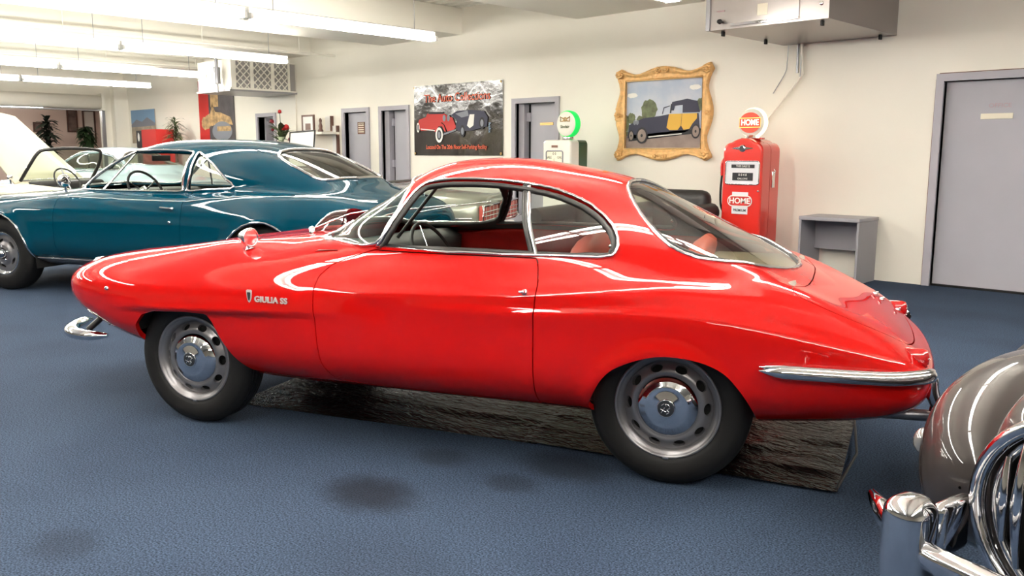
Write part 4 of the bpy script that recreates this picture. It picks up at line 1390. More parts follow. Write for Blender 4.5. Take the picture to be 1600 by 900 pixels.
# ------------------------------------------------------------------ silver-cream saloon glimpsed between the blue car and the chairs
def gen_rows(u0, u1, w, zs, zb=.25):
    """boxy body rows from u0 (nose) to u1 (tail); zs: list of (u, top z)"""
    rows = []
    for du, ww in ((0, 0), (.01, .55), (.05, .82), (.18, .94), (.5, 1.0)): rows.append((u0 + du, w * ww))
    for t in np.linspace(u0 + .9, u1 - .9, 7): rows.append((t, w))
    for du, ww in ((.5, .99), (.2, .97), (.06, .92), (.015, .6), (0, 0)): rows.append((u1 - du, w * ww))
    out = []
    for a, b in rows:
        f = min(1, b / w)
        zt = float(np.interp(a, [q[0] for q in zs], [q[1] for q in zs]))
        out.append((a, b, .58, .58 + (zt - .58) * (.12 + .88 * f ** .5), .58 - (.58 - zb) * (.12 + .88 * f ** .5), 4.0, 3.2))
    return out
def sides(poly_half):
    p = [tuple(q) for q in spline(poly_half, 4)]
    return p + [(-a, b) for a, b in p[-2:0:-1]]
def sides_top(poly_half):
    p = [tuple(q) for q in spline(poly_half, 4)]
    return p + [(a, -b) for a, b in p[-2:0:-1]]
def build_silver():
    body = gen_rows(-3.7, 0, .88, [(-3.7, .72), (-2.9, .90), (-1.2, .93), (0, .85)])
    car = empty('open_car', (-6.98, 7.0, 0), R(31), 'cream silver open-top car with chrome tail lamps, seen through the red coupe door window', 'car')
    U, V, Z = loft(body, None, 170, 130)
    sh = Sheet.grid(U, V, Z); sm = SurfMap(U, V, Z)
    u = lambda s: s.P[:, 0]; v = lambda s: -s.P[:, 1]; z = lambda s: s.P[:, 2]
    cur = sh
    for a in (arch_poly(-3.0, .34, .37), arch_poly(-.80, .34, .37)): cur = cur.clip(-np.where(np.abs(v(cur)) > .3, pdist(u(cur), z(cur), a), -9))
    cock = [(-2.55, -.62), (-2.55, .62), (-1.30, .66), (-1.18, .5), (-1.18, -.5), (-1.30, -.66)]
    cur = cur.clip(-np.where(z(cur) > .6, pdist(u(cur), v(cur), cock), -9))
    cur.mesh('body_shell', 'silver_paint', car, flange=.02)
    MB().box(-3.4, -.3, -.5, .5, .26, .45).build('cockpit_floor', 'dark_cavity', car)
    MB().tube([sm.top(a, b, .006) for a, b in spline(cock, 4, True)], .016, 8, closed=True).build('cockpit_rail', 'chrome', car)
    for vv in (.34, -.34): MB().rbox(-1.80, -1.58, -vv - .28, -vv + .28, .45, .96, .07).build('seat_back', 'black_leather', car)
    MB().rbox(-1.34, -1.16, -.62, .62, .84, .965, .05).build('folded_hood', 'black_leather', car)
    wf = spline([(-2.65, -.64, .93), (-2.45, -.60, 1.04), (-2.38, -.48, 1.08), (-2.35, 0, 1.09), (-2.38, .48, 1.08), (-2.45, .60, 1.04), (-2.65, .64, .93)], 5)
    MB().tube(wf, .016, 8).build('windscreen_frame', 'chrome', car)
    gv = [tuple(q) for q in wf]; MB().add(gv + [(-2.68, 0, .93)], [(i, i + 1, len(gv)) for i in range(len(gv) - 1)]).build('windscreen', 'clear_glass', car)
    for sgn in (1, -1):
        for uw in (-3.0, -.80): rally_wheel(car, (uw, -sgn * .74, .34), .34, .18, .19, face=-sgn)
        # chrome framed tail panel, each half with lamp and ribs
        f = MB()
        x = .015
        f.tube([(x, -sgn * .80, .73), (x, -sgn * .12, .73), (x, -sgn * .12, .53), (x, -sgn * .80, .53)], .014, 8, closed=True); f.build('lamp_frame', 'chrome', car)
        MB().rbox(-.03, .012, min(-sgn * .80, -sgn * .12), max(-sgn * .80, -sgn * .12), .53, .73, .005).build('tail_lamp', 'pale_red_leather', car)
        for q in range(3): MB().tube([(.02, -sgn * .79, .575 + q * .045), (.02, -sgn * .14, .575 + q * .045)], .006, 6).build('lamp_rib', 'chrome', car)
        for q in range(4): MB().box(.012, .024, -sgn * (.25 + q * .15) - .006, -sgn * (.25 + q * .15) + .006, .535, .725).build('lamp_divider', 'chrome', car)
        MB().tube([sm.side(uu, .60, sgn, .006) for uu in np.linspace(-3.5, -.1, 30)], .012, 6).build('side_moulding', 'chrome', car)
    MB().tube([(-.25, -.90, .50), (.06, -.84, .50), (.10, 0, .50), (.06, .84, .50), (-.25, .90, .50)], .05, 12).build('rear_bumper', 'chrome', car)
    MB().tube([(-3.5, -.86, .48), (-3.74, -.80, .48), (-3.80, 0, .48), (-3.74, .80, .48), (-3.5, .86, .48)], .05, 12).build('front_bumper', 'chrome', car)
build_silver()

# ------------------------------------------------------------------ cream convertible with raised bonnet, far left
def build_convertible():
    body = gen_rows(-1.75, 2.0, .78, [(-1.75, .66), (-.6, .86), (0, .90), (.8, .84), (2.0, .70)], .24)
    car = empty('convertible', (-13.1, 4.35, 0), R(24), 'cream open convertible with its bonnet raised, behind the blue coupe at the left', 'car')
    U, V, Z = loft(body, None, 150, 120)
    sh = Sheet.grid(U, V, Z); sm = SurfMap(U, V, Z)
    u = lambda s: s.P[:, 0]; v = lambda s: -s.P[:, 1]; z = lambda s: s.P[:, 2]
    cock = [(.10, -.60), (.10, .60), (1.25, .58), (1.35, .4), (1.35, -.4), (1.25, -.58)]
    hole = [(-1.45, -.42), (-.15, -.58), (-.15, .58), (-1.45, .42)]
    cur = sh
    for a in (arch_poly(-1.05, .32, .34), arch_poly(1.35, .32, .34)):
        cur = cur.clip(-np.where(np.abs(v(cur)) > .3, pdist(u(cur), z(cur), a), -9))
    cur = cur.clip(-np.where(z(cur) > .6, pdist(u(cur), v(cur), cock), -9))
    cur = cur.clip(-np.where(z(cur) > .6, pdist(u(cur), v(cur), hole), -9))
    cur.mesh('body_shell', 'cream_paint', car, flange=.02)
    MB().box(-1.4, 1.9, -.6, .6, .26, .45).build('cockpit_floor', 'dark_cavity', car)
    for sgn in (1, -1):
        for uw in (-1.05, 1.35): rally_wheel(car, (uw, -sgn * .66, .32), .32, .16, .19, face=-sgn)
    # raised bonnet, hinged at the scuttle, opening backwards
    bn = MB()
    N = 10; L = 1.45; ang = R(40)
    vs = []
    for th in (0, .03):
        for i in range(N + 1):
            t = i / N
            for j in range(9):
                s_ = -1 + j / 4
                w_ = .60 - .16 * t
                x_ = -.12 - L * t * math.cos(ang); zz = .90 + L * t * math.sin(ang) - .05 * s_ * s_ + th * .8
                vs.append((x_ + th * .5, s_ * w_, zz))
    fs = []
    m = 9; off = (N + 1) * m
    for i in range(N):
        for j in range(8):
            q = (i * m + j, i * m + j + 1, (i + 1) * m + j + 1, (i + 1) * m + j)
            fs.append(q); fs.append(tuple(off + k for k in q[::-1]))
    edge = [i * m for i in range(N + 1)] + [N * m + j for j in range(1, m)] + [i * m + 8 for i in range(N - 1, -1, -1)] + list(range(7, 0, -1))
    for a, b in zip(edge, edge[1:] + edge[:1]): fs.append((a, b, b + off, a + off))
    bn.add(vs, fs, True); bn.build('bonnet', 'cream_paint', car)
    # windscreen frame
    wf = [(.0, -.60, .90), (.16, -.585, 1.10), (.27, -.53, 1.27), (.31, -.42, 1.315), (.33, 0, 1.335), (.31, .42, 1.315), (.27, .53, 1.27), (.16, .585, 1.10), (.0, .60, .90)]
    pts = spline(wf, 5)
    MB().tube(pts, .022, 8).build('windscreen_frame', 'black_trim', car)
    MB().tube(pts + np.array([-.02, 0, .004]), .010, 6).build('windscreen_trim', 'chrome', car)
    MB().tube([(.0, -.60, .90), (-.04, 0, .91), (.0, .60, .90)], .016, 8).build('scuttle_trim', 'chrome', car)
    gv = [tuple(p) for p in pts]
    c0 = len(gv); gm = MB(); gm.add(gv + [(-.0, 0, .90)], [(i, i + 1, c0) for i in range(c0 - 1)]); gm.build('windscreen', 'clear_glass', car)
    MB().rbox(.05, .30, -.56, .56, .74, .90, .05).build('dashboard', 'dash_black', car)
    stw = bpy.data.objects.new('steering_wheel', None); C.objects.link(stw); stw.parent = car; stw.location = (.50, -.30, .90); stw.rotation_euler = (0, R(60), 0)
    MB().tube([(.19 * math.cos(a), .19 * math.sin(a), 0) for a in np.linspace(0, 2 * PI, 37)[:-1]], .011, 8, closed=True).build('wheel_rim', 'black_rubber', stw)
    mb = MB()
    for a in (0, R(90), R(180)): mb.tube([(0, 0, -.02), (.18 * math.cos(a), .18 * math.sin(a), 0)], .012, 6, flat=.5)
    mb.lathe([(0, .012), (.04, .0), (.03, -.25)], 20); mb.build('spokes', 'satin_metal', stw)
    for vv in (.30, -.30):
        MB().rbox(1.0, 1.2, -vv - .24, -vv + .24, .45, .88, .06).build('seat_back', 'black_leather', car)
    q = np.array([-.10, -.66, .86])
    MB().tube([q, q + [0, -.01, .06]], .012, 8).sphere(q + [0, -.01, .09], .045, 8, .6, 1, .8).build('door_mirror', 'chrome', car)
build_convertible()

# ------------------------------------------------------------------ two-tone classic behind the convertible
def build_white():
    body = gen_rows(-2.2, 2.3, .84, [(-2.2, .72), (-1, .92), (0, .95), (1.3, .95), (2.3, .80)], .26)
    cab = [(-.75, .02, .90, .86, 2.6, .03), (-.6, .5, .98, .87, 2.8, .03), (-.3, .68, 1.2, .88, 3, .03), (0, .70, 1.33, .88, 3, .03), (.4, .70, 1.38, .88, 3, .03), (.8, .69, 1.33, .88, 3, .04), (1.2, .64, 1.16, .87, 2.8, .06), (1.5, .5, 1.0, .86, 2.6, .05), (1.6, .05, .9, .84, 2.6, .04)]
    win = [(-.42, .985), (-.12, 1.20), (.1, 1.27), (.5, 1.28), (.8, 1.22), (1.05, 1.05), (1.0, .985), (.3, .975)]
    car, sh, sm = car_core('classic_coupe', (-16.6, 6.3, 0), R(24), 'pale blue and white rounded classic car behind the convertible windscreen', body, cab, None, 'pale_blue_paint', [win], [], [arch_poly(-1.4, .33, .36), arch_poly(1.35, .33, .36)],
        sides([(0, .98), (.4, .97), (.60, .98), (.58, 1.12), (.5, 1.24), (.3, 1.28), (0, 1.29)]), sides_top([(.88, 0), (.9, .3), (.98, .5), (1.2, .52), (1.38, .4), (1.42, 0)]), [(-1.4, .33, .70), (1.35, .33, .70)], nu=120, nphi=100, wcut=.3)
    for sgn in (1, -1):
        for uw in (-1.4, 1.35): rally_wheel(car, (uw, -sgn * .70, .33), .33, .17, .19, face=-sgn)
    MB().box(-1.9, 2.0, -.5, .5, .26, .4).build('underbody', 'dark_cavity', car)
mat('pale_blue_paint', (196, 214, 224), .3, coat=1.0)
build_white()

# ------------------------------------------------------------------ grey car, front right corner
def build_grey():
    car = empty('vintage_car', (-.290, 2.285, 0), R(81), 'dark silver vintage car cut by the right edge, rounded wing and upright chrome grille', 'car')
    def lobe(name, yc, mirror):
        xx = .02 + 1.9 * np.linspace(0, 1, 60) ** 1.8
        t_ = np.clip((xx - .02) / .60, 0, 1); sh_ = np.sqrt(np.maximum(0, 1 - (1 - t_) ** 2.3))
        W = .004 + .270 * sh_ * np.interp(xx, [0, 1.2, 1.92], [1, 1, .88]); Hh = .004 + .300 * sh_ * np.interp(xx, [0, 1.2, 1.92], [1, 1, .88])
        phi = np.linspace(0, 2 * PI, 61); n = 2.25
        c, s_ = np.cos(phi), np.sin(phi)
        r = (np.abs(c)[None] ** n / W[:, None] ** n + np.abs(s_)[None] ** n / Hh[:, None] ** n) ** (-1 / n)
        zc = np.interp(xx, [0, .3, .8, 2], [.42, .42, .40, .40])
        Y = yc + r * c[None] * mirror; Z = zc[:, None] + r * s_[None]
        X = np.repeat(xx[:, None], 61, 1)
        sh = Sheet.grid(X, -Y, Z)
        sh = sh.clip(sh.P[:, 2] - .19)
        g = np.where((sh.P[:, 1] - yc) * mirror > .08, pdist(sh.P[:, 0], sh.P[:, 2], arch_poly(1.0, .26, .32)), -9)
        sh.clip(-g).mesh(name, 'grey_paint', car, flange=.02)
    lobe('wing', .38, 1); lobe('wing', -.38, -1)
    rows = []
    for a, w_, zt in ((-.20, 0, .66), (-.19, .14, .70), (-.14, .23, .75), (-.02, .275, .82), (.25, .26, .90), (.8, .34, .97), (1.3, .44, 1.0), (1.9, .56, 1.0)):
        rows.append((a, w_, .55, zt - .03 if w_ else .57, .24 if w_ > .05 else .52, 2.6, 3.0))
    U, V, Z = loft(rows, None, 90, 100)
    sh = Sheet.grid(U, V, Z)
    gr = np.where(sh.P[:, 0] < .06, 1 - np.sqrt((sh.P[:, 1] / .25) ** 2 + ((sh.P[:, 2] - .48) / .24) ** 2), -9)
    sh.clip(-gr).mesh('body_shell', 'grey_paint', car, flange=.03)
    # upright oval chrome grille
    X_ = lambda y, z_: -.235 + 1.3 * y * y + .9 * (z_ - .50) ** 2
    ring = [(X_(.262 * math.cos(a), .48 + .245 * math.sin(a)), .262 * math.cos(a), .48 + .245 * math.sin(a)) for a in np.linspace(0, 2 * PI, 61)[:-1]]
    MB().tube(ring, .019, 12, closed=True).build('grille_surround', 'chrome', car)
    MB().tube([(x + .012, y * .86, .5 + (z_ - .5) * .88) for x, y, z_ in ring], .011, 10, closed=True).build('grille_inner_ring', 'chrome', car)
    for k in range(-5, 6):
        yy = k * .038; hh = .215 * math.sqrt(max(0, 1 - (yy / .215) ** 2))
        MB().tube([(X_(yy, .5 + hh * t) + .01, yy, .5 + hh * t) for t in np.linspace(-1, 1, 11)], [.007 + .010 * (1 - abs(t)) for t in np.linspace(-1, 1, 11)], 10).build('grille_bar', 'chrome', car)
    MB().box(-.08, -.04, -.22, .22, .28, .64).build('radiator', 'dark_cavity', car)
    MB().tube(spline([(-.24, 0, .73), (-.20, 0, .77), (-.08, 0, .815), (.2, 0, .90)], 5), [.018] * 4 + [.022] * 4 + [.014] * 4 + [.006] * 4, 12).build('bonnet_spear', 'chrome', car)
    # chrome moulding along the inner wing and body valley
    for s_ in (1, -1):
        MB().tube(spline([(-.10, s_ * .20, .36), (.02, s_ * .22, .42), (.12, s_ * .25, .47), (.3, s_ * .26, .52)], 5), .008, 8).build('valance_trim', 'chrome', car)
        q = (.22, s_ * .582, .45)
        po = MB().sphere(q, .036, 10, .85, .9, 1.15).build('side_lamp', 'lamp_glass', car)
        MB().lathe([(.036, -.010), (.044, 0), (.038, .012), (.03, .05)], 24, Matrix.Translation((q[0] + .012, q[1] - s_ * .010, q[2])) @ Euler((0, PI / 2, s_ * R(-35))).to_matrix().to_4x4()).build('lamp_rim', 'chrome', po)
        rally_wheel(car, (1.0, s_ * .56, .33), .33, .16, .20, face=s_)
    # wide bumper bar with broad overriders
    P_ = [(-.12, .54, .385), (-.20, .46, .38), (-.31, .32, .37), (-.35, .16, .37), (-.36, 0, .37)]
    P_ += [(a, -b, c) for a, b, c in P_[-2::-1]]
    path = spline(P_, 5); L_ = len(path)
    MB().tube(path, [.012 + .016 * min(1, min(i, L_ - 1 - i) / 5) for i in range(L_)], 14, flat=1.2).build('front_bumper', 'chrome', car)
    for s_ in (1, -1):
        MB().rbox(-.37, -.25, s_ * .335 - .055, s_ * .335 + .055, .27, .495, .045, 5).build('overrider', 'chrome', car)
        MB().rbox(-.26, -.12, s_ * .30 - .02, s_ * .30 + .02, .33, .47, .02, 3).build('bumper_bracket', 'chrome', car)
build_grey()
# ------------------------------------------------------------------ print helper: flat shapes on a panel (local x right, z up, facing -y)
def ink(parent, poly, m, layer=1, name='print', holes=None, base=0.0):
    y = base - .0012 * layer
    mb = MB()
    n = len(poly)
    mb.add([(x, y, z) for x, z in poly] , [tuple(range(n))])
    return mb.build(name, m, parent)
def ell(cx, cz, rx, rz=None, n=24, a0=0, a1=360):
    rz = rz or rx
    return [(cx + rx * math.cos(R(a0 + (a1 - a0) * k / n)), cz + rz * math.sin(R(a0 + (a1 - a0) * k / n))) for k in range(n + (0 if a1 - a0 == 360 else 1))]
def rect(x0, x1, z0, z1): return [(x0, z0), (x1, z0), (x1, z1), (x0, z1)]
def rrect(x0, x1, z0, z1, r, n=5):
    out = []
    for cx, cz, a in ((x1 - r, z1 - r, 0), (x0 + r, z1 - r, 90), (x0 + r, z0 + r, 180), (x1 - r, z0 + r, 270)):
        for k in range(n + 1): out.append((cx + r * math.cos(R(a + 90 * k / n)), cz + r * math.sin(R(a + 90 * k / n))))
    return out
mat('ink_black', (28, 28, 34), .6); mat('ink_white', (240, 238, 232), .6); mat('ink_red', (190, 40, 36), .6); mat('ink_orange', (206, 84, 50), .6); mat('ink_navy', (44, 44, 66), .6)
mat('ink_yellow', (226, 178, 70), .6); mat('ink_grey', (126, 130, 140), .6); mat('ink_green', (112, 120, 84), .6, noise=(14, .3)); mat('ink_sky', (178, 190, 210), .6, noise=(3, .1, (210, 212, 220))); mat('ink_road', (150, 132, 124), .6, noise=(6, .12))
mat('ink_gold', (206, 170, 120), .6, noise=(10, .3)); mat('ink_charcoal', (84, 78, 82), .6, noise=(4, .25)); mat('ink_blue', (120, 156, 190), .6); mat('ink_sand', (190, 172, 150), .6, noise=(5, .2))
mat('banner_vinyl', (44, 36, 34), .12, coat=.2, spec=.5, noise=(2.2, .45, (20, 17, 18)), bump=(4.5, .55, .016))
mat('pump_red', (214, 38, 26), .3, coat=1.0); mat('pump_white', (238, 236, 226), .3, coat=.6); mat('pump_green', (36, 74, 50), .35, coat=.5); mat('pump_face', (226, 226, 230), .4)
mat('globe_glow', (255, 244, 214), .4, emit=(255, 238, 200), strength=1.5); mat('globe_face', (214, 212, 200), .5, spec=.2, emit=(255, 250, 232), strength=.12); mat('globe_green', (24, 190, 84), .4, emit=(14, 214, 84), strength=.75)
mat('glow_red', (200, 60, 40), .4, emit=(206, 70, 44), strength=.55); mat('glow_yellow', (240, 200, 90), .4, emit=(250, 214, 120), strength=.8); mat('glow_white', (255, 252, 235), .4, emit=(255, 250, 225), strength=1.1)

# ------------------------------------------------------------------ petrol pumps
def pump(loc, w, dep, h, label, paint_front, paint_side, red):
    p = empty('petrol_pump', loc, 0, label, 'petrol pump')
    # arched cabinet: rounded outline extruded along y, front edge softened
    def outline(ins=0.0):
        W = w / 2 - ins; top = h - ins
        rs = .085 if red else .045
        pts = [(-W, 0), (W, 0), (W, top - rs - (.045 if red else 0))]
        if red:
            for k in range(1, 7):
                a = R(90 * k / 6); pts.append((W - rs + rs * math.cos(a), top - .045 - rs + rs * math.sin(a)))
            for k in range(1, 8):
                t = k / 8; x = (W - rs) * (1 - 2 * t); pts.append((x, top - .045 + .045 * (1 - (x / (W - rs)) ** 2)))
            for k in range(0, 7):
                a = R(90 + 90 * k / 6); pts.append((-W + rs + rs * math.cos(a), top - .045 - rs + rs * math.sin(a)))
        else:
            for c, a0 in ((W - rs, 0), (-W + rs, 90)):
                for k in range(0, 6):
                    a = R(a0 + 90 * k / 5); pts.append((c + rs * math.cos(a), top - rs + rs * math.sin(a)))
            pts.pop(2)
        pts.append((-W, top - rs - (.045 if red else 0))) if False else None
        return pts
    def slab(y0, y1, ins0, ins1, m, name):
        a = outline(ins0); b = outline(ins1); n = len(a)
        mb = MB(); mb.add([(x, y0, z) for x, z in a] + [(x, y1, z) for x, z in b], [(i, (i + 1) % n, n + (i + 1) % n, n + i) for i in range(n)], True)
        return mb, a, b, n
    mb = MB()
    secs = [(0, .020), (.006, .008), (.022, 0), (dep * .45, 0)]
    O_ = [outline(i) for _, i in secs]; n = len(O_[0]); vs = []
    for (y, _), o in zip(secs, O_): vs += [(x, y, z) for x, z in o]
    fs = [tuple(range(n))]
    for s_ in range(len(secs) - 1):
        fs += [(s_ * n + i, s_ * n + (i + 1) % n, (s_ + 1) * n + (i + 1) % n, (s_ + 1) * n + i) for i in range(n)]
    mb.add(vs, fs, False); mb.build('front_shell', paint_front, p)
    mb = MB()
    secs = [(dep * .45 + .006, 0), (dep - .03, 0), (dep - .008, .010), (dep, .028)]
    O_ = [outline(i) for _, i in secs]; vs = []
    for (y, _), o in zip(secs, O_): vs += [(x, y, z) for x, z in o]
    fs = [tuple(range(3 * n, 4 * n))[::-1]]
    for s_ in range(3): fs += [(s_ * n + i, s_ * n + (i + 1) % n, (s_ + 1) * n + (i + 1) % n, (s_ + 1) * n + i) for i in range(n)]
    mb.add(vs, fs, False); mb.build('rear_shell', paint_side, p)
    MB().box(-w / 2 + .01, w / 2 - .01, dep * .45, dep * .45 + .006, 0, h - .1).build('seam', 'dark_cavity', p)
    MB().box(-w / 2 - .01, w / 2 + .01, -.01, dep + .01, 0, .06).build('plinth', 'black_trim', p)
    return p

# red one
PW, PD, PH = .455, .40, 1.44
rp = pump((-4.628, 8.2, 0), PW, PD, PH, 'red HOME petrol pump with lit round globe, standing left of the grey desk', 'pump_red', 'pump_red', True)
def bezel(parent, x0, x1, z0, z1, m_frame='chrome', m_face='pump_face', y=-.004):
    pts = [(x, y - .004, z) for x, z in rrect(x0, x1, z0, z1, .025)]
    b = MB(); b.add([(x, y, z) for x, _, z in pts], [tuple(range(len(pts)))]); f = b.build('dial_face', m_face, parent)
    MB().tube(pts, .007, 6, closed=True).build('dial_frame', m_frame, parent)
    return f
df = bezel(rp, -.182, .205, .965, 1.205)
def plate(parent, poly, m, y, name='print', t=.003):
    n = len(poly); mb = MB(); mb.add([(x, y, z) for x, z in poly] + [(x, y - t, z) for x, z in poly], [tuple(range(n))[::-1], tuple(range(n, 2 * n))] + [(i, n + i, n + (i + 1) % n, (i + 1) % n) for i in range(n)])
    return mb.build(name, m, parent)
plate(rp, rect(-.115, .15, 1.135, 1.17), 'ink_black', -.006, 'legend_strip')
text('legend_text', 'THIS SALE $', .030, (.018, -.0095, 1.152), (PI / 2, 0, 0), 'ink_white', rp, .0004)
plate(rp, rect(-.10, .135, 1.005, 1.085), 'ink_black', -.006, 'counter_strip')
text('counter_digits', '0 8 4 0', .034, (.018, -.0095, 1.063), (PI / 2, 0, 0), 'ink_white', rp, .0004)
text('counter_text', 'GALLONS', .026, (.018, -.0095, 1.024), (PI / 2, 0, 0), 'ink_white', rp, .0004)
# winged crest
cr = MB(); cr.lathe([(.0, .016), (.022, .015), (.034, .010), (.040, 0)], 28, Matrix.Translation((.0, -.002, 1.335)) @ Euler((PI / 2, 0, 0)).to_matrix().to_4x4())
cr.add([(-.13, -.008, 1.337), (-.03, -.010, 1.352), (-.03, -.010, 1.322), (.13, -.008, 1.337), (.03, -.010, 1.352), (.03, -.010, 1.322), (-.13, 0, 1.337), (.13, 0, 1.337)], [(0, 2, 1), (3, 4, 5)])
cr.build('winged_crest', 'chrome', rp)
MB().lathe([(.0, .0185), (.026, .0178)], 24, Matrix.Translation((.0, -.002, 1.335)) @ Euler((PI / 2, 0, 0)).to_matrix().to_4x4()).build('crest_centre', 'badge_dark', rp)
# HOME PREMIUM plate
plate(rp, rect(-.095, .09, .655, .885), 'pump_face', -.004, 'brand_plate')
plate(rp, rrect(-.145, .14, .735, .850, .055), 'ink_white', -.008, 'brand_oval')
plate(rp, rrect(-.135, .13, .745, .840, .047), 'ink_red', -.0115, 'brand_oval_red')
text('brand_lettering', 'HOME', .082, (-.0025, -.0155, .792), (PI / 2, 0, 0), 'ink_white', rp, .0008, sx=1.05, weight=.002)
text('grade_lettering', 'PREMIUM', .036, (-.003, -.0078, .694), (PI / 2, 0, 0), 'ink_black', rp, .0004, sx=1.0, weight=.0008)
MB().sphere((.20, -.004, .90), .012, 8).build('lock_button', 'chrome', rp)
# globe
gp_ = bpy.data.objects.new('globe', None); C.objects.link(gp_); gp_.parent = rp; gp_.location = (.02, .17, 1.60)
MB().lathe([(.10, -.16), (.075, -.145), (.065, -.13)], 24).build('globe_collar', 'chrome', gp_)
MB().box(-.12, .12, -.03, .03, -.17, -.155).build('globe_base', 'pump_red', gp_)
Xf = Euler((PI / 2, 0, 0)).to_matrix().to_4x4()
MB().lathe([(.0, -.075), (.10, -.070), (.142, -.045), (.155, -.02), (.157, 0), (.155, .02), (.145, .045)], 40, Xf).build('globe_body', 'globe_glow', gp_)
MB().lathe([(.144, .045), (.142, .055), (.10, .066), (0, .072)], 40, Xf).build('globe_lens', 'globe_face', gp_)
gy = -.0745
def gplate(poly, m, off, name='print'):
    n = len(poly); mb = MB(); mb.add([(x, gy - off, z) for x, z in poly], [tuple(range(n))]); return mb.build(name, m, gp_)
gplate(ell(0, 0, .124, .105, 36, 20, 160), 'glow_red', .001, 'globe_print_top'); gplate(ell(0, 0, .124, .105, 36, 200, 340), 'glow_red', .001, 'globe_print_bottom')
gplate(rect(-.122, .122, -.052, .052), 'glow_yellow', .002, 'globe_band_edge'); gplate(rect(-.118, .118, -.043, .043), 'glow_red', .003, 'globe_band')
text('globe_lettering', 'HOME', .084, (0, gy - .0045, 0), (PI / 2, 0, 0), 'glow_white', gp_, .0004, sx=.86, weight=.0018)
# nozzle, boot and hose on the left flank
nz = MB(); nz.tube([(-.235, .12, 1.20), (-.262, .11, 1.22), (-.285, .10, 1.175), (-.288, .10, 1.05)], [.018, .030, .026, .016], 10)
nz.tube([(-.262, .11, 1.22), (-.235, .11, 1.265)], [.024, .014], 8); nz.build('nozzle', 'pump_red', rp)
MB().tube([(-.290, .10, 1.16), (-.305, .10, 1.08), (-.285, .10, 1.04)], .006, 6).build('trigger', 'chrome', rp)
MB().rbox(-.262, -.225, .08, .14, 1.0, 1.12, .008).build('nozzle_boot', 'chrome', rp)
MB().tube(spline([(-.288, .10, 1.05), (-.292, .09, .90), (-.290, .10, .74), (-.262, .12, .66), (-.235, .12, .68), (-.238, .12, .95)], 6), .012, 8).build('hose', 'black_rubber', rp)
MB().tube([(-.240, .14, 1.10), (-.243, .14, .70)], .006, 6).build('hose_guide', 'chrome', rp)
sl = MB(); sl.rbox(.2255, .236, .22, .28, .93, 1.10, .004); sl.tube([(.237, .25, 1.08), (.25, .25, 1.10), (.237, .25, 1.12)], .005, 6); sl.build('side_latch', 'chrome', rp)

# white and green one
gpp = pump((-7.19, 8.2, 0), .462, .34, 1.445, 'white-fronted green petrol pump with glowing green globe, in front of the grey doorway', 'pump_white', 'pump_green', False)
bezel(gpp, -.165, .105, 1.05, 1.31, 'satin_metal', 'plate_cream')
for t_, x_, z_, s_ in (('SALE', -.12, 1.23, .045), ('GAL', .055, 1.23, .04), ('0 0', -.03, 1.275, .045), ('C', -.03, 1.20, .04)):
    text('dial_text', t_, s_, (x_, -.007, z_), (PI / 2, 0, 0), 'ink_green', gpp, .0004)
plate(gpp, rect(-.08, .02, 1.352, 1.38), 'brown_sign', -.003, 'maker_plate')
g2 = bpy.data.objects.new('globe', None); C.objects.link(g2); g2.parent = gpp; g2.location = (.09, .12, 1.64); g2.rotation_euler = (0, 0, 0)
MB().lathe([(.085, -.195), (.07, -.18), (.07, -.16)], 24).build('globe_collar', 'chrome', g2)
MB().lathe([(.0, -.060), (.11, -.058), (.150, -.050), (.162, -.035), (.164, 0), (.162, .035), (.150, .050)], 40, Xf).build('globe_body', 'globe_green', g2)
MB().lathe([(.150, .050), (.142, .058), (.10, .064), (0, .068)], 40, Xf).build('globe_lens', 'globe_face', g2)
gy2 = -.071
# winged bowtie device and faint name
for s_ in (-1, 1):
    m_ = MB(); pts = [(s_ * .010, .055), (s_ * .075, .085), (s_ * .070, .030), (s_ * .030, .035), (s_ * .012, .040)]
    m_.tube([(x, gy2, z) for x, z in pts], .0075, 5, closed=True); m_.build('globe_emblem', 'brass', g2)
m_ = MB(); m_.tube([(x, gy2, z) for x, z in ell(0, .055, .020, .022, 14)], .007, 5, closed=True); m_.build('globe_emblem', 'brass', g2)
text('globe_lettering', 'Sinclair', .05, (0, gy2 - .001, -.035), (PI / 2, 0, 0), 'ink_green', g2, .0003, weight=.0015)

# ------------------------------------------------------------------ metal heater box on the wall, near right
def screwdot(mb, c, r=.014): mb.sphere(c, r, 6)
ac = empty('ac_unit', (-4.0, 8.93, 2.43), 0, 'large grey metal air-conditioning box high on the wall above the red pump', 'air conditioner')
x0, x1, y0, y1, h_ = -.60, .59, -1.53, -.003, .62
mb = MB(); mb.box(x0, x1, y0, y1, 0, h_); mb.build('casing', 'steel_duct', ac)
MB().box(x0 + .26, x0 + .92, y0 - .010, y0, .045, h_ - .03).build('access_panel', 'steel_duct', ac)
MB().box(x0 + .255, x0 + .925, y0 - .022, y0, .022, .045).build('panel_lip', 'chrome', ac)
MB().box(x0 - .012, x0 + .03, y0 - .016, y0 + .03, 0, h_).build('corner_post', 'satin_metal', ac)
MB().box(x0 + .52, x0 + .62, y0 - .012, y0 - .010, .09, .19).build('rating_label', 'plate_cream', ac)
MB().box(x0 + .10, x0 + .18, y0 - .004, y0, .16, .175).build('red_mark', 'faded_pink', ac)
for xx, zz in ((x0 + .15, .07), (x0 + .11, .42)):
    v_ = MB(); v_.lathe([(0, .06), (.018, .055), (.024, .03), (.012, .02), (.012, 0)], 14, along((xx, y0, zz), (xx, y0 - .1, zz))); v_.tube([(xx - .02, y0 - .045, zz), (xx + .045, y0 - .045, zz - .012)], .008, 6); v_.build('service_valve', 'black_rubber', ac)
MB().sphere((x1 - .07, y0 - .004, .13), .018, 8, 1, .4, 1).build('cap_button', 'chrome', ac)
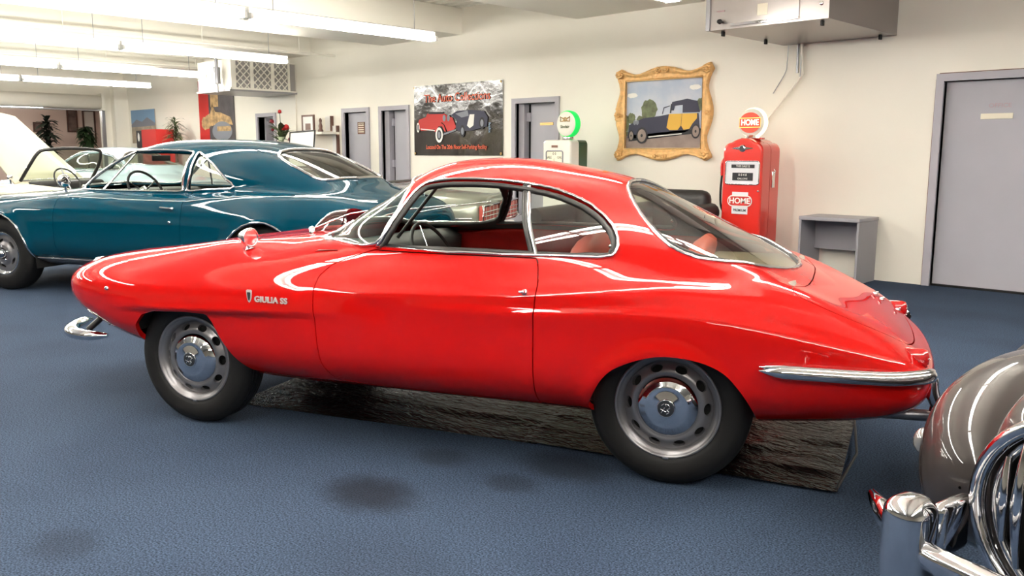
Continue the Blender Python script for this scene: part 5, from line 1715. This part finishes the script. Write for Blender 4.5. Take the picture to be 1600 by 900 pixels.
for xx, yy in ((x0 + .10, y0 + .12), (x0 + .10, y0 + .95), (x1 - .10, y0 + .10), (x1 - .10, y1 - .15)):
    MB().rbox(xx - .012, xx + .012, yy - .02, yy + .02, -.045, .0, .004).build('mounting_foot', 'black_rubber', ac)
for q in range(3): MB().box(x1, x1 + .008, y0 + .75, y0 + 1.2, .40 + q * .06, .42 + q * .06).build('louvre', 'satin_metal', ac)
# pipes under it
c1 = empty('wall_conduit', (-4.37, 8.92, 2.43), 0, 'cream conduit dropping from the metal AC box and slanting down to the red pump globe', 'pipe')
MB().tube(spline([(0, -.02, 0), (.0, -.02, -.10), (.02, -.02, -.31), (.0, -.02, -.345), (-.30, -.02, -.70), (-.62, -.02, -1.10)], 3), .013, 8).build('pipe', 'wall_paint', c1)
MB().tube([(-.045, -.02, 0), (-.045, -.02, -.30)], .014, 8).build('drain_stub', 'satin_metal', c1)
MB().tube([(-.004, -.02, 0.0), (-.004, -.035, -.34)], .006, 6).build('drain_wire', 'satin_metal', c1)
wr = MB().tube(spline([(-4.53, 8.90, 2.425), (-4.54, 8.91, 2.25), (-4.56, 8.915, 2.14), (-4.69, 8.915, 1.93)], 5), .0045, 6).build('loose_wire', 'satin_metal')
setp(wr, 'thin loose grey wire curling on the wall left of the slanting conduit', 'wire')

# ------------------------------------------------------------------ far AC unit with lattice front
mat('lattice_white', (238, 234, 224), .5); mat('filter_grey', (150, 146, 144), .7)
a2 = empty('ac_unit', (-14.2, 8.2, 2.37), 0, 'white box AC unit with diamond lattice grille, high on the far part of the wall', 'air conditioner')
MB().box(-1.2, -.02, -.56, .72, 0, .52).build('casing', 'wall_paint', a2)
MB().box(-.02, -.005, -.50, .56, .03, .49).build('filter', 'filter_grey', a2)
for (ya, yb) in ((-.56, -.47), (-.19, -.13), (.22, .28), (.56, .72)): MB().box(-.02, .018, ya, yb, 0, .52).build('front_stile', 'lattice_white', a2)
for za, zb in ((0, .035), (.485, .52)): MB().box(-.02, .020, -.56, .58, za, zb).build('front_rail', 'lattice_white', a2)
for (ya, yb) in ((-.47, -.19), (-.13, .22), (.28, .56)):
    m_ = MB(); W_ = yb - ya; Hh = .45; z0_ = .035; st_ = .125
    k = -Hh
    while k < W_:
        for s_ in (1, -1):
            # line y = ya + k + t, z = z0 + t (or mirrored)
            t0 = max(0, -k); t1 = min(Hh, W_ - k)
            if t1 > t0:
                za_, zb_ = (z0_ + t0, z0_ + t1) if s_ > 0 else (z0_ + Hh - t0, z0_ + Hh - t1)
                m_.tube([(.004, ya + k + t0, za_), (.004, ya + k + t1, zb_)], .011, 4)
        k += st_
    o = m_.build('lattice', 'lattice_white', a2); o['kind'] = 'stuff'
MB().box(-.02, .03, .60, .70, .02, .50).build('side_casing', 'filter_grey', a2)
MB().box(-1.2, .03, -.6, .74, -.03, 0).build('base_tray', 'satin_metal', a2)
v_ = MB(); v_.tube([(-.3, -.66, .10), (-.3, -.66, .38)], .06, 12); v_.tube([(-.3, -.66, .38), (-.3, -.66, .62)], .03, 8); v_.tube([(-.3, -.66, .10), (-.3, -.66, -.05)], .025, 8); v_.build('drier_bottle', 'satin_metal', a2)
MB().tube([(0.0, .735, 0), (0.0, .735, -.9)], .01, 6).build('drain_pipe', 'wall_paint', a2)
# sprinkler-type pipes along the ceiling
for i_, (a, b, lb) in enumerate((((-12.9, 3.0, 2.93), (-12.9, 8.9, 2.93), 'thin pipe along the ceiling between the soffits, nearer one'), ((-16.6, 3.0, 2.93), (-16.6, 8.9, 2.93), 'thin pipe along the ceiling between the soffits, farther one'))):
    q = MB().tube([a, b], .016, 8); 
    for t in (4.5, 6.5, 8.2): q.tube([(a[0], t, 2.93), (a[0], t, H)], .006, 6)
    o = q.build('ceiling_pipe', 'ceiling_paint'); setp(o, lb, 'pipe')

# ------------------------------------------------------------------ car banner on the wall
bn = empty('banner', (-10.81, 8.915, 1.245), 0, 'dark vinyl banner with red and black vintage cars and orange lettering', 'banner')
BW, BH = 1.975, 1.065
N_ = 40; K_ = 20; vs = []
for j in range(K_ + 1):
    for i in range(N_ + 1):
        t, s_ = i / N_, j / K_
        vs.append((BW * t, .004 * math.sin(9 * t + 3 * s_) + .003 * math.sin(23 * t - 5 * s_), BH * s_))
mb = MB(); mb.add(vs, [(j * (N_ + 1) + i, j * (N_ + 1) + i + 1, (j + 1) * (N_ + 1) + i + 1, (j + 1) * (N_ + 1) + i) for j in range(K_) for i in range(N_)], True)
mb.build('vinyl_sheet', 'banner_vinyl', bn)
def bi(poly, m, layer=1, name='print'): return ink(bn, poly, m, layer, name, base=-.010)
text('banner_heading', 'The Auto Collections', .17, (1.0, -.013, .86), (PI / 2, 0, 0), 'ink_orange', bn, .0004, sx=.98, weight=.002)
text('banner_footer', 'Located On The 20th Floor Self-Parking Facility', .085, (.98, -.013, .125), (PI / 2, 0, 0), 'ink_orange', bn, .0004, sx=.83, weight=.002)
# red open tourer, three-quarter view
bi([(.10, .46), (.14, .55), (.30, .585), (.34, .64), (.70, .64), (.80, .60), (.92, .56), (1.0, .42), (.94, .38), (.80, .36), (.74, .46), (.68, .50), (.60, .48), (.54, .40), (.30, .38), (.18, .38)], 'ink_red', 2, 'red_car_body')
bi([(.35, .63), (.42, .66), (.72, .655), (.72, .62)], 'ink_black', 3, 'red_car_hood')
bi([(.50, .36), (.55, .46), (.64, .50), (.72, .46), (.77, .36), (.74, .36), (.68, .44), (.60, .44), (.54, .36)], 'ink_red', 4, 'red_car_wing')
for cx, cz, rx, rz in ((.615, .31, .085, .115), (.115, .43, .035, .075)):
    bi(ell(cx, cz, rx, rz), 'ink_white', 5, 'whitewall'); bi(ell(cx, cz, rx * .62, rz * .66), 'ink_black', 6, 'tyre_print'); bi(ell(cx, cz, rx * .42, rz * .45), 'ink_grey', 7, 'wheel_print')
for cx in (.735, .83): bi(ell(cx, .56, .034, .048), 'ink_grey', 6, 'headlamp_print')
bi([(.70, .30), (1.0, .37), (1.0, .395), (.72, .335)], 'ink_grey', 6, 'bumper_print')
bi([(.18, .40), (.52, .37), (.52, .385), (.18, .415)], 'ink_white', 6, 'running_board_print')
# black and silver saloon
bi([(.88, .60), (1.02, .66), (1.30, .665), (1.60, .64), (1.68, .55), (1.66, .42), (1.30, .36), (1.05, .36), (.98, .42), (1.02, .52)], 'ink_navy', 2, 'dark_car_body')
bi([(.98, .62), (1.25, .66), (1.28, .58), (1.12, .56)], 'ink_grey', 3, 'dark_car_bonnet')
bi([(1.24, .44), (1.30, .60), (1.40, .60), (1.38, .44), (1.30, .40)], 'ink_white', 4, 'grille_print')
for cx, cz, rx, rz in ((1.14, .36, .05, .09), (1.56, .47, .055, .085)): bi(ell(cx, cz, rx, rz), 'ink_black', 5, 'tyre_print'); bi(ell(cx, cz, rx * .6, rz * .6), 'ink_grey', 6, 'wheel_print')
text('side_lettering', 'lvahx', .07, (1.72, -.018, .40), (PI / 2, R(90), 0), 'ink_blue', bn, .0004)
for x_, z_ in ((.03, 1.04), (BW - .03, 1.04), (.03, .03), (BW - .03, .03)):
    MB().lathe([(.008, 0), (.016, .004), (.018, 0)], 14, along((x_, -.012, z_), (x_, -.1, z_))).build('eyelet', 'brass', bn)

# ------------------------------------------------------------------ gilt picture frame with the yellow and black limousine
mat('gilt', (238, 188, 122), .40, metal=.2, noise=(22, .10), bump=(38, .6, .01)); mat('gilt_pale', (236, 204, 150), .35, metal=.4)
fr = empty('picture_frame', (-6.82, 8.925, 1.19), 0, 'ornate gilt frame around a painting of a yellow and black vintage limousine', 'picture')
FW, FH = 1.40, 1.13
# outer outline: corners flare, sides scallop
def outer_pt(side, t):
    # t in 0..1 along side; returns outward offset
    c = abs(t - .5) * 2
    sc = .035 * math.cos(2 * PI * (t - .5) * 1.0) ** 1 if False else 0
    bulge = .045 * math.exp(-((t - .5) / .16) ** 2)
    corner = .050 * math.exp(-((1 - c) / .14) ** 2)
    dip = -.032 * math.exp(-((c - .56) / .2) ** 2)
    return bulge + corner + dip
pts_o = []; M_ = 40
ins = .05
for k in range(M_): t = k / M_; pts_o.append((ins + (FW - 2 * ins) * t, ins - outer_pt(0, t)))
for k in range(M_): t = k / M_; pts_o.append((FW - ins + outer_pt(1, t), ins + (FH - 2 * ins) * t))
for k in range(M_): t = k / M_; pts_o.append((FW - ins - (FW - 2 * ins) * t, FH - ins + outer_pt(2, t)))
for k in range(M_): t = k / M_; pts_o.append((ins - outer_pt(3, t), FH - ins - (FH - 2 * ins) * t))
x0, x1, z0, z1 = .155, FW - .145, .150, FH - .16
pts_i = [(x0 + (x1 - x0) * k / M_, z0) for k in range(M_)] + [(x1, z0 + (z1 - z0) * k / M_) for k in range(M_)] + [(x1 - (x1 - x0) * k / M_, z1) for k in range(M_)] + [(x0, z1 - (z1 - z0) * k / M_) for k in range(M_)]
lv = [(0, 0), (0, .035), (.06, .055), (.22, .062), (.45, .045), (.70, .030), (.84, .042), (.92, .040), (1.0, .020), (1.0, 0)]
vs = []; n = len(pts_o)
rnd = random.Random(5)
for f, d_ in lv:
    for k, ((ax, az), (bx_, bz_)) in enumerate(zip(pts_o, pts_i)):
        rel = 0
        tt = (k % M_) / M_
        if .05 < f < .8: rel = .012 * math.sin(k * 2.4) * (math.exp(-((tt - .5) / .12) ** 2) + math.exp(-(min(tt, 1 - tt) / .1) ** 2))
        vs.append((ax + (bx_ - ax) * f, -(d_ + rel), az + (bz_ - az) * f))
fs = [(s_ * n + k, s_ * n + (k + 1) % n, (s_ + 1) * n + (k + 1) % n, (s_ + 1) * n + k) for s_ in range(len(lv) - 1) for k in range(n)]
mb = MB(); mb.add(vs, fs, True); mb.build('gilt_moulding', 'gilt', fr)
MB().tube([(x0, -.030, z0), (x1, -.030, z0), (x1, -.030, z1), (x0, -.030, z1)], .010, 6, closed=True).build('inner_slip', 'gilt_pale', fr)
def rosette(cx, cz, s_, name):
    m_ = MB()
    for k in range(8):
        a = 2 * PI * k / 8
        m_.sphere((cx + s_ * .62 * math.cos(a), -.062, cz + s_ * .55 * math.sin(a)), s_ * .30, 5, 1.2, .55, .8)
    m_.sphere((cx, -.068, cz), s_ * .36, 6, 1, .7, 1.1)
    m_.build(name, 'gilt', fr)
for cx, cz in ((.075, .075), (FW - .075, .075), (.075, FH - .075), (FW - .075, FH - .075)): rosette(cx, cz, .065, 'corner_rosette')
for cx, cz in ((FW / 2, .055), (FW / 2, FH - .05)): rosette(cx - .06, cz, .05, 'crest_ornament'); rosette(cx + .06, cz, .05, 'crest_ornament')
for cx, cz in ((.05, FH / 2), (FW - .05, FH / 2)): rosette(cx, cz, .05, 'side_ornament')
def pi_(poly, m, layer=1, name='print'): return ink(fr, poly, m, layer, name, base=-.004)
pi_(rect(x0 - .02, x1 + .02, z0 - .02, z1 + .02), 'ink_sky', 1, 'canvas_sky')
X0, X1, Z0, Z1 = x0, x1, z0, z1
pi_([(X0 - .02, Z0 - .02), (X1 + .02, Z0 - .02), (X1 + .02, Z0 + .20), (X0 - .02, Z0 + .16)], 'ink_road', 2, 'painted_road')
pi_([(X0 - .02, Z0 + .15), (X1 + .02, Z0 + .19), (X1 + .02, Z0 + .235), (X0 - .02, Z0 + .21)], 'ink_green', 2, 'painted_verge')
def blob(cx, cz, rx, rz, seed):
    r_ = random.Random(seed); return [(cx + rx * (1 + r_.uniform(-.12, .12)) * math.cos(a), cz + rz * (1 + r_.uniform(-.12, .12)) * math.sin(a)) for a in np.linspace(0, 2 * PI, 25)[:-1]]
for k, (cx, cz, rx, rz) in enumerate(((.50, .62, .115, .12), (.235, .52, .06, .07), (.37, .50, .06, .05), (X1 - .02, .66, .07, .075), (.17, .46, .03, .10))): pi_(blob(cx, cz, rx, rz, k), 'ink_green', 3, 'painted_tree')
for cx, cz in ((1.14, .86), (.24, .80)): pi_(blob(cx, cz, .08, .03, 9), 'ink_white', 2, 'painted_cloud')
# the limousine
pi_([(.18, .28), (.20, .44), (.30, .48), (.42, .52), (.66, .54), (.80, .56), (.80, .30), (.40, .27)], 'ink_navy', 4, 'painted_bonnet')
pi_([(.20, .24), (1.22, .33), (1.24, .38), (.90, .36), (.20, .31)], 'ink_black', 4, 'painted_chassis')
pi_([(.80, .33), (.80, .56), (1.20, .56), (1.22, .40), (1.10, .38), (1.02, .34)], 'ink_navy', 4, 'painted_rear')
pi_([(.79, .56), (.76, .40), (.80, .37), (.92, .37), (.96, .42), (.97, .56)], 'ink_yellow', 5, 'painted_door')
pi_([(.975, .56), (.965, .42), (1.0, .37), (1.08, .38), (1.12, .44), (1.18, .50), (1.18, .56)], 'ink_yellow', 5, 'painted_door')
pi_([(.83, .70), (1.04, .73), (1.18, .70), (1.22, .57), (.98, .57), (.98, .66), (.87, .655), (.86, .60), (.82, .60)], 'ink_navy', 6, 'painted_roof')
pi_([(.80, .57), (.815, .68), (.83, .68), (.82, .57)], 'ink_black', 6, 'painted_pillar')
pi_([(.69, .56), (.71, .64), (.80, .66), (.80, .65), (.72, .63), (.70, .56)], 'ink_navy', 6, 'painted_screen')
for cx, cz, rx, rz in ((.40, .31, .085, .10), (1.17, .35, .062, .085), (.24, .31, .04, .07)):
    pi_(ell(cx, cz, rx, rz), 'ink_black', 7, 'painted_tyre'); pi_(ell(cx, cz, rx * .74, rz * .76), 'ink_road', 8, 'painted_wheel'); pi_(ell(cx, cz, rx * .2, rz * .2), 'ink_black', 9, 'painted_hub')
pi_([(.50, .285), (.98, .32), (.98, .33), (.50, .30)], 'ink_white', 8, 'painted_step')
for cx in (.29, .33): pi_(ell(cx, .47, .022, .03), 'ink_grey', 8, 'painted_lamp')

# ------------------------------------------------------------------ red and grey car poster, landscape mural, far left of the wall
rb = empty('banner', (-17.99, 8.915, 1.50), 0, 'tall red and charcoal banner with a golden classic car, beyond the blue roof', 'banner')
MB().box(0, 1.50, -.006, .006, 0, 1.28).build('charcoal_cloth', 'ink_charcoal', rb)
ink(rb, rect(0, .44, 0, 1.28), 'ink_red', 1, 'red_panel', base=-.006)
ink(rb, blob(.30, .40, .20, .14, 3), 'ink_gold', 2, 'golden_shape', base=-.006)
ink(rb, [(.20, .30), (.30, .55), (.50, .60), (.60, .80), (.72, .62), (.95, .60), (1.35, .50), (1.44, .34), (1.2, .36), (.9, .40), (.6, .34)], 'ink_gold', 3, 'golden_car', base=-.006)
ink(rb, rect(.52, .86, .72, 1.02), 'ink_gold', 3, 'golden_block', base=-.006)
ink(rb, ell(.98, .22, .42, .20), 'ink_grey', 4, 'grey_wheel', base=-.006)
ink(rb, rect(.78, 1.36, .22, .32), 'ink_gold', 5, 'lettering_strip', base=-.006)
mu = empty('painting', (-21.50, 8.915, 1.50), 0, 'faded landscape picture of hills under blue sky at the far left of the back wall', 'picture')
MB().box(0, 1.32, -.006, .006, 0, .78).build('canvas', 'ink_sand', mu)
ink(mu, rect(0, 1.32, .46, .78), 'ink_blue', 1, 'painted_sky', base=-.006)
ink(mu, [(0, .44), (.3, .56), (.6, .50), (.9, .60), (1.32, .46), (1.32, .40), (0, .38)], 'ink_grey', 2, 'painted_hills', base=-.006)
ink(mu, blob(.45, .16, .22, .13, 8), 'pale_red_leather', 3, 'painted_flowers', base=-.006)

# red cabinet / sign boxes by the palm
cb = empty('display_box', (-19.25, 8.5, 0), 0, 'red cabinet with a black and white end panel beside the potted palm', 'cabinet')
MB().box(-.28, .45, -.2, .2, 0, 1.78).build('cabinet_body', 'ink_red', cb)
MB().box(-.56, -.28, -.2, .2, 0, 1.76).build('black_end', 'ink_black', cb)
plate(cb, blob(-.44, 1.62, .05, .09, 2), 'ink_white', -.201, 'white_figure')

# ------------------------------------------------------------------ grey desk by the wall
dk = empty('desk', (-3.77, 8.44, 0), 0, 'small empty grey steel desk against the wall, between the red pump and the right-hand door', 'desk')
mat('desk_grey', (150, 148, 154), .45)
DW = .31
MB().rbox(-DW - .005, DW + .005, -.01, .465, .615, .652, .004).build('desk_top', 'desk_grey', dk)
for s_ in (-1, 1): MB().box(s_ * DW - (.022 if s_ > 0 else 0), s_ * DW + (.022 if s_ < 0 else 0), 0, .455, 0, .613).build('side_panel', 'desk_grey', dk)
MB().box(-DW + .022, DW - .022, .33, .35, .30, .613).build('modesty_panel', 'desk_grey', dk)

# ------------------------------------------------------------------ black leather armchairs
def armchair(loc, rz, label):
    a = empty('armchair', loc, R(rz), label, 'armchair')
    MB().rbox(-.30, .30, -.30, .30, .18, .46, .09, 4).build('seat', 'black_leather', a)
    bk = MB(); bk.rbox(-.36, .36, .22, .44, .16, .89, .10, 4); bk.build('backrest', 'black_leather', a)
    for s_ in (-1, 1):
        m_ = MB(); x0_, x1_ = sorted((s_ * .30, s_ * .46)); m_.rbox(x0_, x1_, -.34, .38, .10, .60, .07, 4)
        m_.tube([(s_ * .385, -.37, .63), (s_ * .385, .34, .66)], .095, 14); m_.build('arm', 'black_leather', a)
    for s_ in (-1, 1):
        for t in (-1, 1): MB().tube([(s_ * .34, t * .28, 0), (s_ * .34, t * .28, .16)], .025, 8).build('leg', 'brown_frame', a)
    return a
armchair((-5.68, 6.95, 0), 4, 'black leather armchair seen through the rear quarter window of the red coupe')
armchair((-5.36, 7.88, 0), 0, 'black leather armchair just left of the red pump, beyond the rear glass')

# ------------------------------------------------------------------ counter with flowers, photo, figurine and tilted board
mat('counter_wood', (150, 118, 92), .5); mat('petal_red', (186, 30, 34), .5); mat('petal_dark', (120, 20, 34), .5); mat('vase_glass', (170, 184, 150), .2); mat('board_white', (238, 236, 232), .3)
ct = empty('counter', (-13.9, 8.55, 0), 0, 'low wooden counter by the wall, mostly hidden behind the blue roof', 'counter')
MB().box(-1.0, .6, -.30, .34, 0, 1.30).build('counter_body', 'counter_wood', ct); MB().box(-1.03, .63, -.33, .36, 1.30, 1.34).build('counter_top', 'brown_frame', ct)
ft = 1.34
fl = empty('flower_vase', (-13.98, 8.45, ft + .002), 0, 'vase of red flowers standing on the counter beyond the blue car roof', 'flowers')
MB().lathe([(.04, 0), (.06, .05), (.045, .15), (.06, .22), (.055, .22), (.04, .15)], 18).build('vase', 'vase_glass', fl)
rnd = random.Random(3)
for k, (dx, dz, r_, m_) in enumerate(((.18, .27, .085, 'petal_red'), (.10, .25, .06, 'petal_red'), (-.30, .38, .07, 'petal_dark'), (-.02, .55, .055, 'petal_red'), (-.28, .24, .05, 'petal_dark'), (.28, .06, .05, 'petal_dark'))):
    MB().tube(spline([(0, 0, .15), (dx * .4, 0, .15 + dz * .5), (dx, 0, dz + .1)], 4), .006, 5).build('stem', 'leaf_green', fl)
    f_ = MB()
    for j in range(8):
        a = 2 * PI * j / 8; leaf_mesh(f_, (dx, 0, dz + .08), (math.cos(a), math.sin(a) * .8, .7), r_ * 1.25, r_ * .42, .5, 3)
    f_.sphere((dx, 0, dz + .12), r_ * .6, 6); f_.build('flower', m_, fl)
lf = MB()
for j in range(22):
    a = rnd.uniform(0, 2 * PI); leaf_mesh(lf, (0, 0, .12 + .2 * rnd.random()), (math.cos(a), .5 * math.sin(a), rnd.uniform(.1, .8)), rnd.uniform(.2, .42), .05, .22)
o = lf.build('leaves', 'palm_green', fl); o['kind'] = 'stuff'
ph = empty('photo_frame', (-13.38, 8.62, 1.64), 0, 'small dark-framed photo standing above the tilted white board', 'picture')
f_ = MB(); f_.box(-.19, .19, 0, .03, 0, .03); f_.box(-.19, .19, 0, .03, .27, .30); f_.box(-.19, -.16, 0, .03, .03, .27); f_.box(.16, .19, 0, .03, .03, .27); f_.build('frame', 'brown_frame', ph)
MB().box(-.16, .16, .01, .02, .03, .27).build('mount', 'board_white', ph); MB().box(-.08, .08, .006, .01, .04, .15).build('photo', 'sepia_print', ph)
stand = empty('display_shelf', (-13.2, 8.66, 1.58), 0, 'narrow pale shelf under the small photo and the figurine', 'shelf')
MB().box(-.36, .34, -.10, .262, .02, .06).build('shelf_board', 'wall_paint', stand)
fg = empty('figurine', (-12.98, 8.62, 1.64), 0, 'small dark figurine standing right of the little framed photo', 'figurine')
MB().lathe([(.045, 0), (.05, .02), (.03, .05), (.035, .10), (.02, .15), (.028, .19), (.02, .22), (0, .235)], 16).build('figure', 'brown_frame', fg)
# tilted white board
wb = empty('display_board', (-12.72, 8.05, 0), R(-3), 'tilted white framed board on a stand, right of the red flowers', 'board')
MB().box(-.02, .02, .05, .09, 0, 1.3).build('stand_post', 'black_trim', wb)
b2 = MB(); q = [(-.44, 0, 1.05), (.36, 0, 1.05), (.44, .02, 1.64), (-.37, .02, 1.62)]
b2.add(q + [(x, y + .02, z) for x, y, z in q], [(0, 1, 2, 3), (7, 6, 5, 4), (0, 4, 5, 1), (1, 5, 6, 2), (2, 6, 7, 3), (3, 7, 4, 0)]); b2.build('board_sheet', 'board_white', wb)
MB().tube([(x, y - .002, z) for x, y, z in q], .016, 6, closed=True).build('board_frame', 'black_trim', wb)
for lb, xx, z0_, w_, h2 in (('upper pale wall panel with a dark edge, left of the grey door with the notice', -13.15, 1.66, .20, .26), ('lower pale wall panel with a dark edge, beside the grey door frame', -12.96, 1.25, .16, .50)):
    wp = empty('wall_panel', (xx, 8.92, z0_), 0, lb, 'panel'); MB().box(-w_ / 2, w_ / 2, -.02, .008, 0, h2).build('panel_sheet', 'board_white', wp); MB().box(w_ / 2 - .01, w_ / 2 + .015, -.05, .008, 0, h2).build('panel_edge', 'brown_frame', wp)
cw = MB().tube([(-14.20, 8.915, 2.34), (-14.22, 8.915, 1.42)], .012, 6).build('wall_conduit', 'wall_paint'); setp(cw, 'thin vertical cream conduit on the wall under the lattice AC unit', 'pipe')

# ------------------------------------------------------------------ crumpled black plastic drip mats under the red car
def plastic():
    m = bpy.data.materials.new('black_plastic'); m.use_nodes = True
    nt = m.node_tree; b = nt.nodes['Principled BSDF']; b.inputs['Base Color'].default_value = srgb(15, 13, 12); b.inputs['Roughness'].default_value = .26; b.inputs['Specular IOR Level'].default_value = .2
    tc = nt.nodes.new('ShaderNodeTexCoord'); mp = nt.nodes.new('ShaderNodeMapping'); mp.inputs['Scale'].default_value = (6, 13, 8)
    n_ = nt.nodes.new('ShaderNodeTexNoise'); n_.inputs['Scale'].default_value = 2.6; n_.inputs['Detail'].default_value = 4; n_.inputs['Distortion'].default_value = .8
    nt.links.new(tc.outputs['Object'], mp.inputs[0]); nt.links.new(mp.outputs[0], n_.inputs['Vector'])
    bp = nt.nodes.new('ShaderNodeBump'); bp.inputs['Strength'].default_value = .9; bp.inputs['Distance'].default_value = .02
    nt.links.new(n_.outputs['Fac'], bp.inputs['Height']); nt.links.new(bp.outputs[0], b.inputs['Normal'])
    MATS['black_plastic'] = m
plastic()
def drip_mat(name, quad, label, seed, folds):
    N1, N2 = 110, 36; rnd_ = random.Random(seed)
    ph_ = [rnd_.uniform(0, 6) for _ in range(6)]
    vs = []
    A, B_, C_, D_ = [np.array(q) for q in quad]
    for j in range(N2 + 1):
        for i in range(N1 + 1):
            s_, t = i / N1, j / N2
            p = (A * (1 - s_) + B_ * s_) * (1 - t) + (D_ * (1 - s_) + C_ * s_) * t
            z_ = .006 + .003 * (math.sin(18 * t + 4 * math.sin(5 * s_ + ph_[0]) + ph_[1]) + math.sin(31 * t + 7 * s_ + ph_[2]) * .6 + math.sin(26 * s_ + 9 * t + ph_[3]) * .4)
            for (f, w_) in folds: z_ += .007 * math.exp(-((t - f - .03 * math.sin(6 * s_)) / w_) ** 2)
            e = min(t, 1 - t, s_ * 3, (1 - s_) * 3)
            vs.append((p[0], p[1], max(.003, z_ * min(1, .35 + e * 8))))
    mb = MB(); mb.add(vs, [(j * (N1 + 1) + i, j * (N1 + 1) + i + 1, (j + 1) * (N1 + 1) + i + 1, (j + 1) * (N1 + 1) + i) for j in range(N2) for i in range(N1)], True)
    o = mb.build(name, 'black_plastic'); setp(o, label, 'mat'); return o
m1 = drip_mat('plastic_mat', [(-4.05, 2.115), (-2.50, 2.735), (-2.86, 3.62), (-4.42, 2.96)], 'crumpled black plastic sheet under the middle of the red coupe', 1, [(.35, .03), (.7, .03)])
m2 = drip_mat('plastic_mat', [(-2.56, 2.70), (-1.29, 3.10), (-1.62, 4.05), (-2.92, 3.60)], 'crumpled black plastic sheet sticking out behind the red coupe rear wheel', 2, [(.22, .025), (.42, .03), (.6, .02)])
m2.location.z = .012
MB().tube([(-1.295, 3.105, .022), (-1.40, 3.54, .022), (-1.62, 4.04, .022)], .006, 6).build('mat_hem', 'black_rubber', m2).location.z = -.006
